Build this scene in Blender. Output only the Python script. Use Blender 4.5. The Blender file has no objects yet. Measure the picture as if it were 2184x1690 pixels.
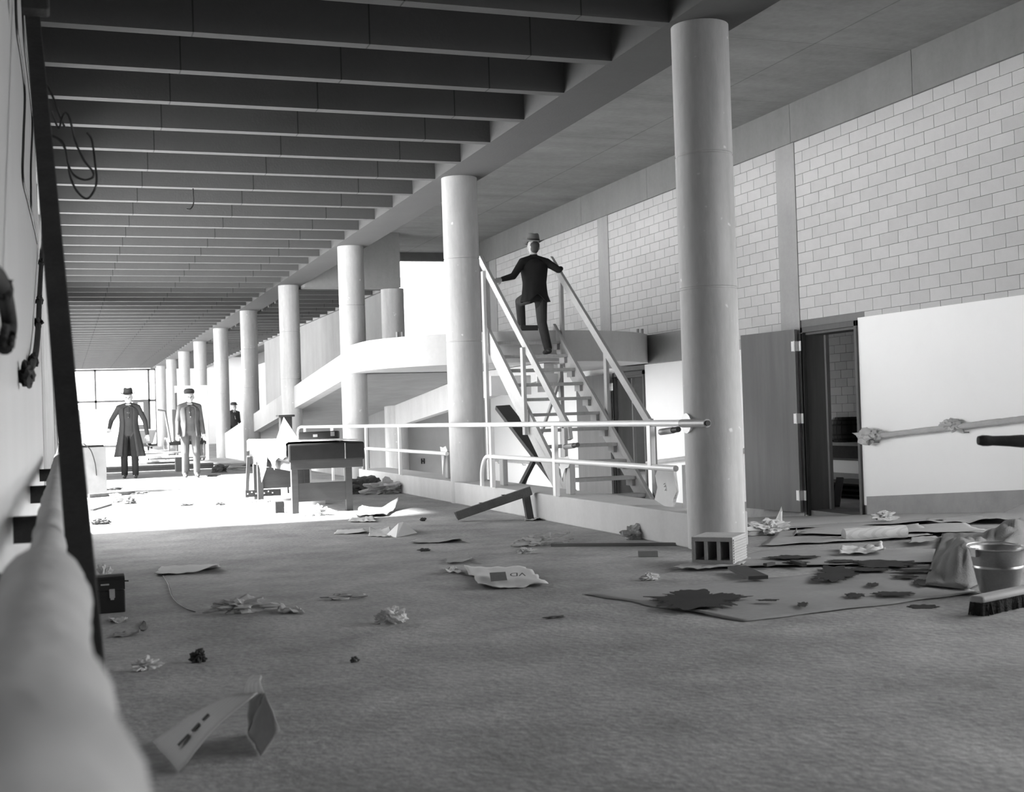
import bpy, math, random
import numpy as np
from mathutils import Vector, Matrix, noise

# ------------------------------------------------------------------ camera
FPX, YAW, PITCH, ROLL, CAMH = 2699.4, .341897, .0140717, -.0317385, 1.05
W, H = 2184, 1690
def cam_axes():
    fwd = Vector((math.sin(YAW)*math.cos(PITCH), math.cos(YAW)*math.cos(PITCH), math.sin(PITCH)))
    right = Vector((math.cos(YAW), -math.sin(YAW), 0)); up = right.cross(fwd)
    c, s = math.cos(ROLL), math.sin(ROLL)
    return c*right + s*up, -s*right + c*up, fwd
RT, UP, FW = cam_axes()
CAM = Vector((0, 0, CAMH))
S = bpy.context.scene
col = S.collection
cd = bpy.data.cameras.new('camera'); cam = bpy.data.objects.new('camera', cd); col.objects.link(cam)
cam.matrix_world = Matrix(((RT.x, UP.x, -FW.x, 0), (RT.y, UP.y, -FW.y, 0), (RT.z, UP.z, -FW.z, CAMH), (0, 0, 0, 1)))
cd.sensor_width = 36; cd.lens = FPX/W*36; cd.clip_start = .05; cd.clip_end = 400
cd.dof.use_dof = True; cd.dof.focus_distance = 12.5; cd.dof.aperture_fstop = 4.2
S.camera = cam

# ------------------------------------------------------------------ light
wd = bpy.data.worlds.new('overcast_sky'); S.world = wd; wd.use_nodes = True
wd.node_tree.nodes['Background'].inputs[0].default_value = (1, 1, 1, 1)
wd.node_tree.nodes['Background'].inputs[1].default_value = 3.3
sl = bpy.data.lights.new('sun', 'SUN'); sl.energy = 27.0; sl.angle = math.radians(6)
sun = bpy.data.objects.new('sun', sl); col.objects.link(sun)
sun.rotation_euler = Vector((.72, .02, -.69)).to_track_quat('-Z', 'Y').to_euler(); sun.location = (-8, 20, 9)
def portal(name, loc, rot, sx, sy):
    l = bpy.data.lights.new(name, 'AREA'); l.shape = 'RECTANGLE'; l.size = sx; l.size_y = sy
    l.cycles.is_portal = True
    o = bpy.data.objects.new(name, l); col.objects.link(o); o.location = loc; o.rotation_euler = rot
HP = math.pi/2
portal('daylight_left_windows', (-.25, 18.5, 2.0), (0, -HP, 0), 3.4, 15)
portal('daylight_left_far_windows', (-.25, 47.5, 2.0), (0, -HP, 0), 3.4, 35)
portal('daylight_end_windows', (2.2, 66.2, 2.0), (-HP, 0, 0), 5, 3.8)
portal('daylight_upper_window', (8.05, 29.6, 3.65), (-HP, 0, 0), 2.2, 2.6)
portal('daylight_right_windows', (9.25, 3.0, 2.25), (0, HP, 0), 3.5, 9.2)
S.view_settings.view_transform = 'Standard'; S.view_settings.look = 'None'
S.view_settings.exposure = 1.25; S.view_settings.gamma = 1; S.view_settings.use_curve_mapping = False

# ------------------------------------------------------------------ helpers
def ray(px, py): return RT*((px-W/2)/FPX) - UP*((py-H/2)/FPX) + FW
def F(px, py, z=0.):                       # where the sight line of a photo point meets the height z
    d = ray(px, py); return CAM + d*((z-CAMH)/d.z)
def onX(px, py, X): d = ray(px, py); return CAM + d*(X/d.x)
def onY(px, py, Y): d = ray(px, py); return CAM + d*(Y/d.y)
def ramp_z(Y): return -.0765*(min(max(Y, 9.0), 20.8)-9.0)

MATS = {}
def mat(name, g, rough=.8, spec=.3, var=.12, scale=3., stretch=(1, 1, 1), bump=.0, bscale=40., fine=.0, metal=0., coord='Object', seams=None, rand=0., island=False, streak=None, specks=0):
    """grey procedural material: two noises, optional streaks, bump, seam lines and per-piece variation"""
    m = bpy.data.materials.new(name); m.use_nodes = True; MATS[name] = m
    nt = m.node_tree; N = nt.nodes; L = nt.links; b = N['Principled BSDF']
    b.inputs['Roughness'].default_value = rough; b.inputs['Specular IOR Level'].default_value = spec; b.inputs['Metallic'].default_value = metal
    tc = N.new('ShaderNodeTexCoord'); mp = N.new('ShaderNodeMapping'); mp.inputs['Scale'].default_value = stretch
    L.new(tc.outputs[coord], mp.inputs[0])
    n1 = N.new('ShaderNodeTexNoise'); n1.inputs['Scale'].default_value = scale; n1.inputs['Detail'].default_value = 8; n1.inputs['Roughness'].default_value = .65
    L.new(mp.outputs[0], n1.inputs['Vector'])
    def mth(op, a, c, clamp=False):
        n = N.new('ShaderNodeMath'); n.operation = op; n.use_clamp = clamp
        for i, v in enumerate((a, c)):
            if isinstance(v, (int, float)): n.inputs[i].default_value = v
            else: L.new(v, n.inputs[i])
        return n.outputs[0]
    v = mth('MULTIPLY', mth('SUBTRACT', n1.outputs['Fac'], .5), 4*var)
    v = mth('ADD', v, 1.)
    if fine:
        n2 = N.new('ShaderNodeTexNoise'); n2.inputs['Scale'].default_value = scale*14; n2.inputs['Detail'].default_value = 4
        L.new(mp.outputs[0], n2.inputs['Vector'])
        v = mth('MULTIPLY', v, mth('ADD', mth('MULTIPLY', mth('SUBTRACT', n2.outputs['Fac'], .5), 4*fine), 1.))
    if streak:
        mp2 = N.new('ShaderNodeMapping'); mp2.inputs['Scale'].default_value = streak[1]; L.new(tc.outputs[coord], mp2.inputs[0])
        n3 = N.new('ShaderNodeTexNoise'); n3.inputs['Scale'].default_value = 1; n3.inputs['Detail'].default_value = 5; L.new(mp2.outputs[0], n3.inputs['Vector'])
        v = mth('MULTIPLY', v, mth('ADD', mth('MULTIPLY', mth('SUBTRACT', n3.outputs['Fac'], .5), 4*streak[0]), 1.))
    if rand:
        if island: gi = N.new('ShaderNodeNewGeometry'); r = gi.outputs['Random Per Island']
        else: gi = N.new('ShaderNodeObjectInfo'); r = gi.outputs['Random']
        v = mth('MULTIPLY', v, mth('ADD', mth('MULTIPLY', mth('SUBTRACT', mth('POWER', r, .6), .6), 2*rand), 1.))
    if seams:
        sep = N.new('ShaderNodeSeparateXYZ'); L.new(tc.outputs['Object'], sep.inputs[0])
        for ax, period, off, wdt, dark in seams:
            f = mth('FRACT', mth('DIVIDE', mth('ADD', sep.outputs[ax], off), period), 0.)
            k = mth('LESS_THAN', f, wdt/period)
            v = mth('MULTIPLY', v, mth('SUBTRACT', 1., mth('MULTIPLY', k, dark)))
    if specks:
        n5 = N.new('ShaderNodeTexNoise'); n5.inputs['Scale'].default_value = specks; n5.inputs['Detail'].default_value = 1; L.new(tc.outputs['Object'], n5.inputs['Vector'])
        v = mth('MULTIPLY', v, mth('ADD', 1., mth('MULTIPLY', mth('MULTIPLY', mth('SUBTRACT', n5.outputs['Fac'], .735), 14, True), .55)))
    v = mth('MULTIPLY', v, g, True)
    cb = N.new('ShaderNodeCombineColor')
    for i in range(3): L.new(v, cb.inputs[i])
    L.new(cb.outputs[0], b.inputs['Base Color'])
    if bump:
        n4 = N.new('ShaderNodeTexNoise'); n4.inputs['Scale'].default_value = bscale; n4.inputs['Detail'].default_value = 6; L.new(mp.outputs[0], n4.inputs['Vector'])
        bp = N.new('ShaderNodeBump'); bp.inputs['Strength'].default_value = bump; bp.inputs['Distance'].default_value = .02
        L.new(n4.outputs['Fac'], bp.inputs['Height']); L.new(bp.outputs[0], b.inputs['Normal'])
    return m

mat('floor_concrete', .33, .75, .3, .34, 2.2, (1, 1, 1), .35, 26, .2, streak=(.26, (.9, .5, 1)))
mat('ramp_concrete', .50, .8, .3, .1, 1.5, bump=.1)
mat('column_concrete', .47, .75, .35, .10, 2.2, (1, 1, .35), .12, 35, .05, streak=(.15, (9, 9, .7)), specks=16)
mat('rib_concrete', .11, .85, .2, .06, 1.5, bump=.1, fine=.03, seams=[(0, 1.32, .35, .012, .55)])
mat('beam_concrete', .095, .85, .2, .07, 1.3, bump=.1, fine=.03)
mat('soffit_concrete', .25, .85, .2, .16, 1.0, bump=.1, fine=.08, streak=(.12, (.5, 2.5, 1)), seams=[(0, 1.55, -.17, .02, .3), (1, 2.45, .3, .015, .22)])
mat('fascia_concrete', .25, .85, .2, .08, 1.4, bump=.1, fine=.04, streak=(.06, (5, 5, .8)))
mat('pilaster_concrete', .36, .85, .2, .08, 1.4, bump=.1, fine=.04, streak=(.06, (5, 5, .8)))
mat('ramp_parapet_concrete', .50, .85, .2, .06, 1.6, bump=.06, fine=.03, streak=(.06, (4, 4, .6)))
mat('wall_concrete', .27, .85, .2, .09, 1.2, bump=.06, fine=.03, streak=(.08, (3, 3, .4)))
mat('plaster', .96, .9, .2, .02, 2.0)
mat('base_render', .36, .9, .2, .14, 4, bump=.3, bscale=20)
mat('brick', .52, .85, .2, .03, 8, bump=.1, bscale=60, fine=.02, rand=.06)
mat('brick_far', .52, .85, .2, .03, 8, rand=.06, island=True)
mat('room_brick', .42, .85, .2, .03, 8, rand=.12, island=True)
mat('mortar', .20, .95, .1, .1, 6)
mat('left_wall_paint', .52, .45, .3, .05, 1.2, (1, 1, .25))
mat('rail_paint', .78, .35, .5, .03, 6)
mat('pipe_grey', .32, .4, .5, .1, 8)
mat('rubber_black', .02, .5, .4, .1, 8)
mat('stair_wood', .46, .75, .25, .12, 2.5, (14, 1, 1), .08, 20, .06, rand=.1)
mat('bench_wood', .05, .7, .3, .16, 2.5, (1, 1, 8), .05, 20, .06, rand=.12)
mat('beam_wood', .11, .75, .3, .25, 4, (2, 2, 2), .1, 20, .15)
mat('bench_black', .014, .6, .3, .25, 4, (2, 2, 2))
mat('timber_dark', .035, .75, .3, .3, 3, (3, 3, 3), .15, 20, .15)
mat('prop_wood', .36, .75, .3, .12, 3, (8, 8, 1), .05, 20, .05)
mat('door_wood', .135, .55, .4, .10, 2, (6, 6, .5), .03, 20, .05, streak=(.10, (8, 8, .5)))
mat('frame_wood', .09, .6, .4, .15, 3, (6, 6, .5))
mat('edge_wood', .34, .7, .3, .1, 3, (6, 6, .5))
mat('lining_wood', .24, .6, .4, .12, 2, (6, 6, .5), streak=(.12, (10, 10, .6)))
mat('hinge_metal', .8, .4, .5, .05, 8)
mat('paper_white', .78, .85, .2, .05, 4)
mat('paper_wrap', .48, .9, .2, .10, 6, bump=.4, bscale=25)
mat('kraft', .31, .85, .2, .10, 2.2, (1, 1, 1), .12, 12, .05, streak=(.06, (1.2, 5, 1)))
mat('kraft_pale', .38, .85, .2, .10, 2.2, bump=.12, bscale=12, fine=.05)
mat('newsprint', .60, .9, .2, .06, 5, seams=[(1, .021, 0, .008, .14)])
mat('print_black', .03, .9, .2, .1, 5)
mat('print_grey', .09, .9, .2, .3, 40)
mat('wet_stain', .03, .85, .2, .3, 3, fine=.1)
mat('clay_tile', .46, .85, .2, .1, 6, bump=.25, bscale=50, fine=.08)
mat('clay_shaded', .10, .9, .2, .3, 6)
mat('galvanised', .38, .34, .6, .18, 7, bump=.05, metal=.75, fine=.08)
mat('cloth_grey', .20, .95, .15, .12, 5, bump=.3, bscale=90)
mat('rag', .42, .95, .15, .25, 9, bump=.3)
mat('bristle', .035, .9, .2, .4, 60, bump=1., bscale=120)
mat('broom_wood', .34, .75, .3, .1, 6)
mat('chest_black', .012, .35, .5, .15, 6)
mat('steel', .55, .35, .5, .1, 8, metal=.8)
mat('wire_black', .015, .5, .4, .1, 8)
mat('suit_dark', .022, .95, .1, .2, 7, fine=.1)
mat('suit_mid', .045, .95, .1, .15, 7)
mat('suit_grey', .09, .95, .1, .15, 7)
mat('skin', .40, .6, .3, .06, 12)
mat('shirt', .75, .9, .2, .05, 9)
mat('felt', .13, .95, .1, .1, 9)
mat('felt_dark', .05, .95, .1, .1, 9)
mat('shoe', .03, .4, .5, .1, 9)
mat('hair', .05, .7, .3, .2, 30)
mat('crate_pale', .55, .85, .2, .1, 5)
mat('crate_grey', .24, .85, .2, .12, 4)
mat('low_bounce_dark', .05, .95, .1, .2, .8)
mat('outside_ground', .45, .95, .1, .1, .5)
mat('barrel_wood', .07, .7, .3, .2, 3, (6, 6, 1))
mat('debris_dark', .10, .9, .2, .3, 20)
mat('debris_pale', .45, .9, .2, .2, 20)
g = bpy.data.materials.new('window_glass'); g.use_nodes = True; MATS['window_glass'] = g
_nt = g.node_tree; _tr = _nt.nodes.new('ShaderNodeBsdfTransparent'); _gl = _nt.nodes.new('ShaderNodeBsdfGlossy'); _mx = _nt.nodes.new('ShaderNodeMixShader')
_gl.inputs['Roughness'].default_value = .02; _mx.inputs[0].default_value = .06
_nt.links.new(_tr.outputs[0], _mx.inputs[1]); _nt.links.new(_gl.outputs[0], _mx.inputs[2]); _nt.links.new(_mx.outputs[0], _nt.nodes['Material Output'].inputs[0])

class MB:
    def __init__(s): s.v = []; s.f = []
    def add(s, vs, fs):
        o = len(s.v); s.v += [tuple(p) for p in vs]; s.f += [tuple(i+o for i in f) for f in fs]; return s
    def box(s, x0, x1, y0, y1, z0, z1):
        return s.add([(x0, y0, z0), (x1, y0, z0), (x1, y1, z0), (x0, y1, z0), (x0, y0, z1), (x1, y0, z1), (x1, y1, z1), (x0, y1, z1)],
                     [(0, 3, 2, 1), (4, 5, 6, 7), (0, 1, 5, 4), (1, 2, 6, 5), (2, 3, 7, 6), (3, 0, 4, 7)])
    def bar(s, p, q, w, h, up=(0, 0, 1)):        # square-section bar from p to q
        p, q = Vector(p), Vector(q); d = (q-p).normalized(); a = d.cross(Vector(up))
        if a.length < 1e-4: a = d.cross(Vector((1, 0, 0)))
        a.normalize(); b = a.cross(d).normalized(); a *= w/2; b *= h/2
        return s.add([p-a-b, p+a-b, p+a+b, p-a+b, q-a-b, q+a-b, q+a+b, q-a+b], [(0, 1, 2, 3), (7, 6, 5, 4), (0, 4, 5, 1), (1, 5, 6, 2), (2, 6, 7, 3), (3, 7, 4, 0)])
    def tube(s, pts, r, n=10, close=False):
        pts = [Vector(p) for p in pts]; rs = r if isinstance(r, (list, tuple)) else [r]*len(pts)
        base = len(s.v); prev = None
        for i, p in enumerate(pts):
            d = (pts[min(i+1, len(pts)-1)] - pts[max(i-1, 0)]).normalized()
            a = prev - d*prev.dot(d) if prev is not None else d.cross(Vector((0, 0, 1)) if abs(d.z) < .9 else Vector((1, 0, 0)))
            if a.length < 1e-5: a = d.cross(Vector((1, 0, .3)))
            a.normalize(); prev = a; b = d.cross(a)
            for k in range(n):
                t = 2*math.pi*k/n; s.v.append(tuple(p + (a*math.cos(t) + b*math.sin(t))*rs[i]))
        for i in range(len(pts)-1):
            for k in range(n):
                s.f.append((base+i*n+k, base+i*n+(k+1) % n, base+(i+1)*n+(k+1) % n, base+(i+1)*n+k))
        s.f.append(tuple(base+k for k in reversed(range(n)))); s.f.append(tuple(base+(len(pts)-1)*n+k for k in range(n)))
        return s
    def lathe(s, prof, c=(0, 0, 0), n=24, sx=1., sy=1., cap=True):
        base = len(s.v); cx, cy, cz = c
        for r, z in prof:
            for k in range(n):
                t = 2*math.pi*k/n; s.v.append((cx+r*sx*math.cos(t), cy+r*sy*math.sin(t), cz+z))
        for i in range(len(prof)-1):
            for k in range(n):
                s.f.append((base+i*n+k, base+i*n+(k+1) % n, base+(i+1)*n+(k+1) % n, base+(i+1)*n+k))
        if cap:
            s.f.append(tuple(base+k for k in reversed(range(n)))); s.f.append(tuple(base+(len(prof)-1)*n+k for k in range(n)))
        return s
    def prism(s, poly, lo, hi, axis=0):           # polygon extruded along an axis (poly in the other two axes, in order)
        n = len(poly); base = len(s.v)
        for t in (lo, hi):
            for a, b in poly:
                s.v.append((t, a, b) if axis == 0 else ((a, t, b) if axis == 1 else (a, b, t)))
        s.f.append(tuple(base+k for k in reversed(range(n)))); s.f.append(tuple(base+n+k for k in range(n)))
        for k in range(n): s.f.append((base+k, base+(k+1) % n, base+n+(k+1) % n, base+n+k))
        return s
    def mesh(s, name, m, smooth=None):
        me = bpy.data.meshes.new(name); me.from_pydata(s.v, [], s.f)
        if m: me.materials.append(MATS[m])
        me.validate()
        import bmesh
        bm = bmesh.new(); bm.from_mesh(me); bmesh.ops.recalc_face_normals(bm, faces=bm.faces); bm.to_mesh(me); bm.free()
        if smooth is not None:
            me.shade_smooth(); me.set_sharp_from_angle(angle=math.radians(smooth))
        me.update(); return me
    def build(s, name, m, parent=None, smooth=None, bevel=0, label=None):
        return link(name, s.mesh(name, m, smooth), parent, bevel, label)
def link(name, me, parent=None, bevel=0, label=None):
    o = bpy.data.objects.new(name, me); col.objects.link(o)
    if parent is not None:
        o.parent = parent; o.matrix_parent_inverse = parent.matrix_world.inverted()
    if bevel:
        b = o.modifiers.new('bevel', 'BEVEL'); b.width = bevel; b.segments = 2; b.limit_method = 'ANGLE'
    if label: o['label'] = label
    return o
def tag(o, label, cat, group=None):
    o['label'] = label; o['category'] = cat
    if group: o['group'] = group
    return o
def thing(name, label, cat, loc=(0, 0, 0), group=None):
    o = bpy.data.objects.new(name, None); col.objects.link(o); o.location = loc; o.empty_display_size = .1
    o.matrix_world = Matrix.Translation(loc)
    return tag(o, label, cat, group)
def struct(o, label=None, cat=None):
    o['kind'] = 'structure'
    if label: o['label'] = label
    if cat: o['category'] = cat
    return o

# ------------------------------------------------------------------ setting: floors
XW = 9.19                                   # inner face of the right wall
XB0, XB1, ZB = 4.325, 4.87, 3.92            # beam over the columns
m = MB(); m.box(-.4, 4.87, -4, 67, -.3, 0); m.box(4.87, 9.6, -4, 9.0, -.3, 0); m.box(4.87, 9.6, 36, 67, -.3, 0)
floor = struct(m.build('floor', 'floor_concrete'), 'bare concrete hall floor strewn with paper', 'floor')
m = MB(); m.prism([(9.0, -.001), (20.8, ramp_z(21)), (36.0, ramp_z(21)), (36, -1.25), (9, -1.25)], 4.87, 9.6, 0)
rampf = struct(m.build('floor_ramp', 'ramp_concrete'), 'concrete ramp floor sloping down beside the brick wall', 'ramp')
m = MB(); m.box(4.40, 4.87, 8.45, 19.7, 0, .26)
curb = struct(m.build('trim_1', 'ramp_parapet_concrete', bevel=.012), 'pale concrete kerb between the columns beside the ramp', 'kerb')
m = MB(); m.box(9.6, 60, -30, 10.2, -.4, -.08); m.box(14, 60, 10.2, 67.6, -.4, -.08)  # unseen ground, coloured dark so little light bounces up to the ceiling
struct(m.build('low_bounce_ground', 'low_bounce_dark'), 'unseen ground outside the right windows, darkened to cut bounced light', 'ground')
m = MB(); m.box(-90, -.42, -30, 130, -.4, -.08); m.box(-.42, 60, 67.6, 130, -.4, -.08)
struct(m.build('ground', 'outside_ground'), 'pale ground outside the windows', 'ground')

# ------------------------------------------------------------------ setting: ceiling
m = MB(); m.box(-.4, XB0, -4, 67, 4.42, 4.6); m.box(XB1, 6.99, 26.9, 67, 4.42, 4.6); m.box(6.99, XW+.3, 45, 67, 4.42, 4.6)
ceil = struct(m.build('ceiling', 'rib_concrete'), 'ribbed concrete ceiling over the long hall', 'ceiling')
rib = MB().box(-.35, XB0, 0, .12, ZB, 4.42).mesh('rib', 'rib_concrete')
y = 9.45-1.045*12
while y < 66:
    if y > -3.8:
        o = link('rib', rib, ceil); o.location.y = y
    y += 1.045
rib2 = MB().box(XB1, 6.79, 0, .12, 3.87, 4.42).mesh('rib', 'rib_concrete')
y = 27.2
while y < 66:
    o = link('rib', rib2, ceil); o.location.y = y; y += 1.045
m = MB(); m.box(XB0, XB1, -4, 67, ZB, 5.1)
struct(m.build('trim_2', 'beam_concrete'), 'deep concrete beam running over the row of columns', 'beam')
m = MB(); m.box(XB1, XW+.4, -4, 29.7, 5.03, 5.2)
struct(m.build('ceiling_soffit', 'soffit_concrete'), 'higher smooth concrete soffit over the ramp well', 'ceiling')
m = MB(); m.box(XB1, 6.94, 26.42, 26.9, 3.85, 5.03)
struct(m.build('trim_3', 'fascia_concrete'), 'concrete downstand closing the far end of the ramp well', 'beam')

# ------------------------------------------------------------------ setting: right wall
DOORS = [(13.14, 14.38, 2.06), (19.17, 20.42, 1.71)]       # y0, y1, head
ZBR, CO, BL = 4.515, .1474, .353                            # brick head, course, length
m = MB(); XK = XW+.012
for (a, b, z0, z1) in [(7.6, 13.14, -1.2, 5.03), (14.38, 19.17, -1.2, 5.03), (20.42, 46, -1.2, 5.03), (13.14, 14.38, 2.06, 5.03), (19.17, 20.42, 1.71, 5.03)]:
    m.box(XK, XW+.31, a, b, z0, z1)
m.box(XK, XW+.31, 13.14, 14.38, -1.2, ramp_z(13.14)-.02); m.box(XK, XW+.31, 19.17, 20.42, -1.2, ramp_z(20.4))
m.box(XK, XW+.31, -4, -1.6, -.3, 5.03); m.box(XK, XW+.31, -1.6, 7.6, -.3, .5); m.box(XK, XW+.31, -1.6, 7.6, 4.0, 5.03); m.box(XK, XW+.31, 46, 67, -.3, 5.03)
wr = struct(m.build('wall_right', 'mortar'), 'long wall of pale blocks above white plaster', 'wall')
def plaster_top(y): return 2.09 if y < 13.14 else 1.865
m = MB()
m.box(XW, XK, 7.6, 13.14, -.2, 2.09); m.box(XW, XK, 14.38, 19.17, -1.0, 1.865); m.box(XW, XK, 20.42, 46, -1.0, 1.865)
m.box(XW-.002, XK, 46, 67, 0, 3.87)
m.build('plaster', 'plaster', wr, label='smooth white plaster dado')
m = MB()                                                      # rough base strip that follows the ramp
for (a, b) in [(7.6, 13.06), (14.44, 19.1), (20.48, 36)]:
    st = [a] + ([9.0] if a < 9 < b else []) + ([20.8] if a < 20.8 < b else []) + [b]
    for p, q in zip(st, st[1:]):
        m.prism([(p, ramp_z(p)-.1), (q, ramp_z(q)-.1), (q, ramp_z(q)+.22), (p, ramp_z(p)+.22)], XW-.02, XW+.005, 0)
m.build('base_strip', 'base_render', wr, label='rough grey base strip')
PIL = [(8.2, 8.66), (14.41, 14.87), (20.47, 20.92), (26.6, 27.06)]
for a, b in PIL:
    MB().box(XW-.012, XK, a, b, 1.865 if a > 9 else 0, ZBR).build('pilaster', 'pilaster_concrete', wr, bevel=.006, label='plain concrete pilaster strip')
ys = [7.6, 9.35, 11.9, 14.45, 16.4, 18.8, 21.6, 24.2, 26.8, 29.6]
for a, b in zip(ys, ys[1:]):
    MB().box(XW-.03, XK, a+.004, b-.004, ZBR, 5.03).build('fascia_panel', 'fascia_concrete', wr, label='concrete fascia above the blocks')
bricks = []; nrow = 18
for r in range(nrow):
    z1 = ZBR-.004-r*CO; z0 = z1-CO+.006
    k = -4
    off = (r % 2)*BL/2 + 14.41
    spans = [(8.66, 14.41), (14.87, 20.47), (20.92, 26.6)]
    for a, b in spans:
        y = a - ((a-off) % BL)
        while y < b:
            y0, y1 = max(y, a)+.003, min(y+BL, b)-.003
            yc = (y0+y1)/2; zl = max(z0, plaster_top(yc))
            if y1-y0 > .03 and z1-zl > .012:
                if not any(d0-.05 < yc < d1+.05 and zl < hd+.0 for d0, d1, hd in DOORS): bricks.append((y0, y1, zl, z1))
            y += BL
bricks.sort(key=lambda b: b[0]); cache = {}; rest = MB(); nb = 0
for (y0, y1, z0, z1) in bricks:
    if nb < 298 and y1 > 10.1:
        key = (round(y1-y0, 3), round(z1-z0, 3))
        if key not in cache:
            cache[key] = MB().box(XW, XK+.01, 0, y1-y0, 0, z1-z0).mesh('brick', 'brick')
        o = link('brick', cache[key], wr); o.location = (0, y0, z0); nb += 1
    else: rest.box(XW, XK+.01, y0, y1, z0, z1)
o = rest.build('brick_courses', 'brick_far', wr); o['kind'] = 'stuff'; o['label'] = 'pale block courses further along the wall'

# room behind the doors
m = MB(); m.box(XW+.31, 13.4, 10.5, 27, -1.2, -.40); m.box(XW+.31, 13.4, 10.5, 22, 3.4, 3.6); m.box(XW+.31, 13.4, 24.5, 27, 3.4, 3.6); m.box(XW+.31, 10.3, 22, 24.5, 3.4, 3.6)  # opening left in the ceiling, added to let daylight into the room
struct(m.build('floor_room', 'floor_concrete'), 'dim floor of the store room behind the doors', 'floor')
m = MB(); m.box(12.9, 13.4, 10.5, 27, -.4, 3.4); m.box(XW+.31, 12.9, 10.3, 10.5, -.4, 3.4)
m.box(XW+.31, 12.9, 27, 27.2, -.4, 3.4)
rw = struct(m.build('wall_room', 'mortar'), 'block wall of the store room seen through the doorway', 'wall')
m = MB()
for r in range(24):
    z1 = 3.4-r*CO; z0 = z1-CO+.007
    if z0 < .05: break
    y = 16.5-(r % 2)*BL/2
    while y < 27: m.box(12.885, 12.9, y+.004, y+BL-.004, z0, z1); y += BL
o = m.build('brick_courses', 'room_brick', rw); o['kind'] = 'stuff'
MB().box(12.88, 12.9, 10.5, 27, -.17, .05).build('plaster', 'plaster', rw)
MB().box(12.87, 12.9, 10.5, 27, -.42, -.17).build('base_strip', 'base_render', rw)

# doors: frame, lining, a leaf swung flat against the wall, three hinges
def door(n, y0, y1, head, label):
    zb = ramp_z(y1)+.02
    fr = MB(); fr.box(XW-.03, XW+.02, y1-.05, y1, zb-.03, head); fr.box(XW-.03, XW+.02, y0, y0+.05, ramp_z(y0)-.01, head); fr.box(XW-.03, XW+.02, y0, y1, head-.07, head)
    root = fr.build('door_%d' % n, 'frame_wood', bevel=.004); struct(root, label, 'door')
    MB().box(XW+.02, XW+.33, y1-.03, y1-.001, zb-.03, head-.07).build('jamb_lining', 'lining_wood', root)
    MB().box(XW+.02, XW+.33, y0+.001, y0+.03, zb-.03, head-.07).build('jamb_lining', 'lining_wood', root)
    MB().box(XW+.02, XW+.33, y0+.03, y1-.03, head-.1, head-.07).build('head_lining', 'frame_wood', root)
    MB().box(XW+.31, XW+.36, y1-.07, y1-.028, zb-.03, head-.1).build('casing_edge', 'edge_wood', root)
    L = 1.13; hx, hy = XW-.06, y1+.03; th = math.radians(8)
    d = Vector((-math.sin(th), math.cos(th), 0)); nrm = Vector((-math.cos(th), -math.sin(th), 0))*.045
    zt, zl = head-.02, zb+.03
    P = [Vector((hx, hy, 0)), Vector((hx, hy, 0))+d*L, Vector((hx, hy, 0))+d*L+nrm, Vector((hx, hy, 0))+nrm]
    leaf = MB().prism([(p.x, p.y) for p in P], zl, zt, 2).build('leaf', 'door_wood', root, bevel=.003, label='flat stained wooden door leaf swung right back')
    e = [P[0]-d*.004, P[0], P[3], P[3]-d*.004]
    MB().prism([(p.x, p.y) for p in e], zl, zt, 2).build('leaf_edge', 'edge_wood', leaf)
    MB().box(XW-.055, XW-.028, y1-.045, y1-.005, zb, head-.08).build('stop', 'rubber_black', root)
    for z in (zt-.22, (zt+zl)/2+.03, zl+.22):
        h = MB().box(XW-.118, XW-.107, y1+.03, y1+.085, z-.065, z+.065); h.box(XW-.105, XW-.03, y1+.008, y1+.03, z-.065, z+.065)
        h.box(XW-.06, XW-.05, y1-.05, y1-.005, z-.065, z+.065)
        h.tube([(XW-.112, y1+.018, z-.07), (XW-.112, y1+.018, z+.07)], .011, 8)
        h.build('hinge', 'hinge_metal', root, label='bright metal hinge')
    return root
door(1, *DOORS[0], 'open stained wooden door with bright hinges in the white plaster wall')
door(2, *DOORS[1], 'open wooden door below the round landing behind the wooden stair')

# ------------------------------------------------------------------ round landing, upper ramp, divider wall
LC = (6.87, 19.7); LR = 2.38
poly = [(LC[0]+LR*math.cos(t), LC[1]+LR*math.sin(t)) for t in np.linspace(math.pi, 2*math.pi, 61)]
poly += [(9.19, 19.7), (9.19, 22.4), (4.50, 20.9)]
m = MB(); m.prism(poly, 1.80, 2.26, 2)
land = struct(m.build('floor_landing', 'ramp_parapet_concrete', smooth=40), 'round-ended concrete landing at the top of the wooden stair', 'landing')
m = MB(); m.box(8.98, 9.19, 16.9, 19.7, 1.80, 2.255); m.build('ledger', 'wall_concrete', land, label='dark ledger strip along the block wall')
def a_top(Y): return 2.26-.0845*(Y-20.9)
m = MB(); m.prism([(20.6, 2.26), (20.9, 2.26), (39.1, a_top(39.1)), (39.1, 0), (33, 0), (33, a_top(33)-.46), (20.9, 1.80), (20.6, 1.80)], 4.62, 4.82, 0)
rA = struct(m.build('trim_4', 'ramp_parapet_concrete'), 'sloping concrete parapet of the ramp climbing behind the columns', 'ramp')
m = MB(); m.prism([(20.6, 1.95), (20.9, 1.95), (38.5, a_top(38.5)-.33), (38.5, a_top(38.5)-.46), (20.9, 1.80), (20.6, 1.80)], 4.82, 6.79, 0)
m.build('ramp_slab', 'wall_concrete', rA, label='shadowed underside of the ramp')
m = MB(); b0 = lambda Y: a_top(Y)-.46
m.prism([(17.62, 1.79), (20.9, 1.79), (26.9, b0(26.9)), (26.9, b0(26.9)-.46), (17.62, b0(20.9)-.46+.0845*3.28-.06)], 6.79, 6.95, 0)
m.build('ramp_beam', 'ramp_parapet_concrete', rA, label='sloping concrete beam below the landing')
m = MB(); m.box(6.79, 6.95, 27.0, 45, -.95, 3.86); m.box(6.75, 6.99, 26.9, 67, 3.87, 4.42)
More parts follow.
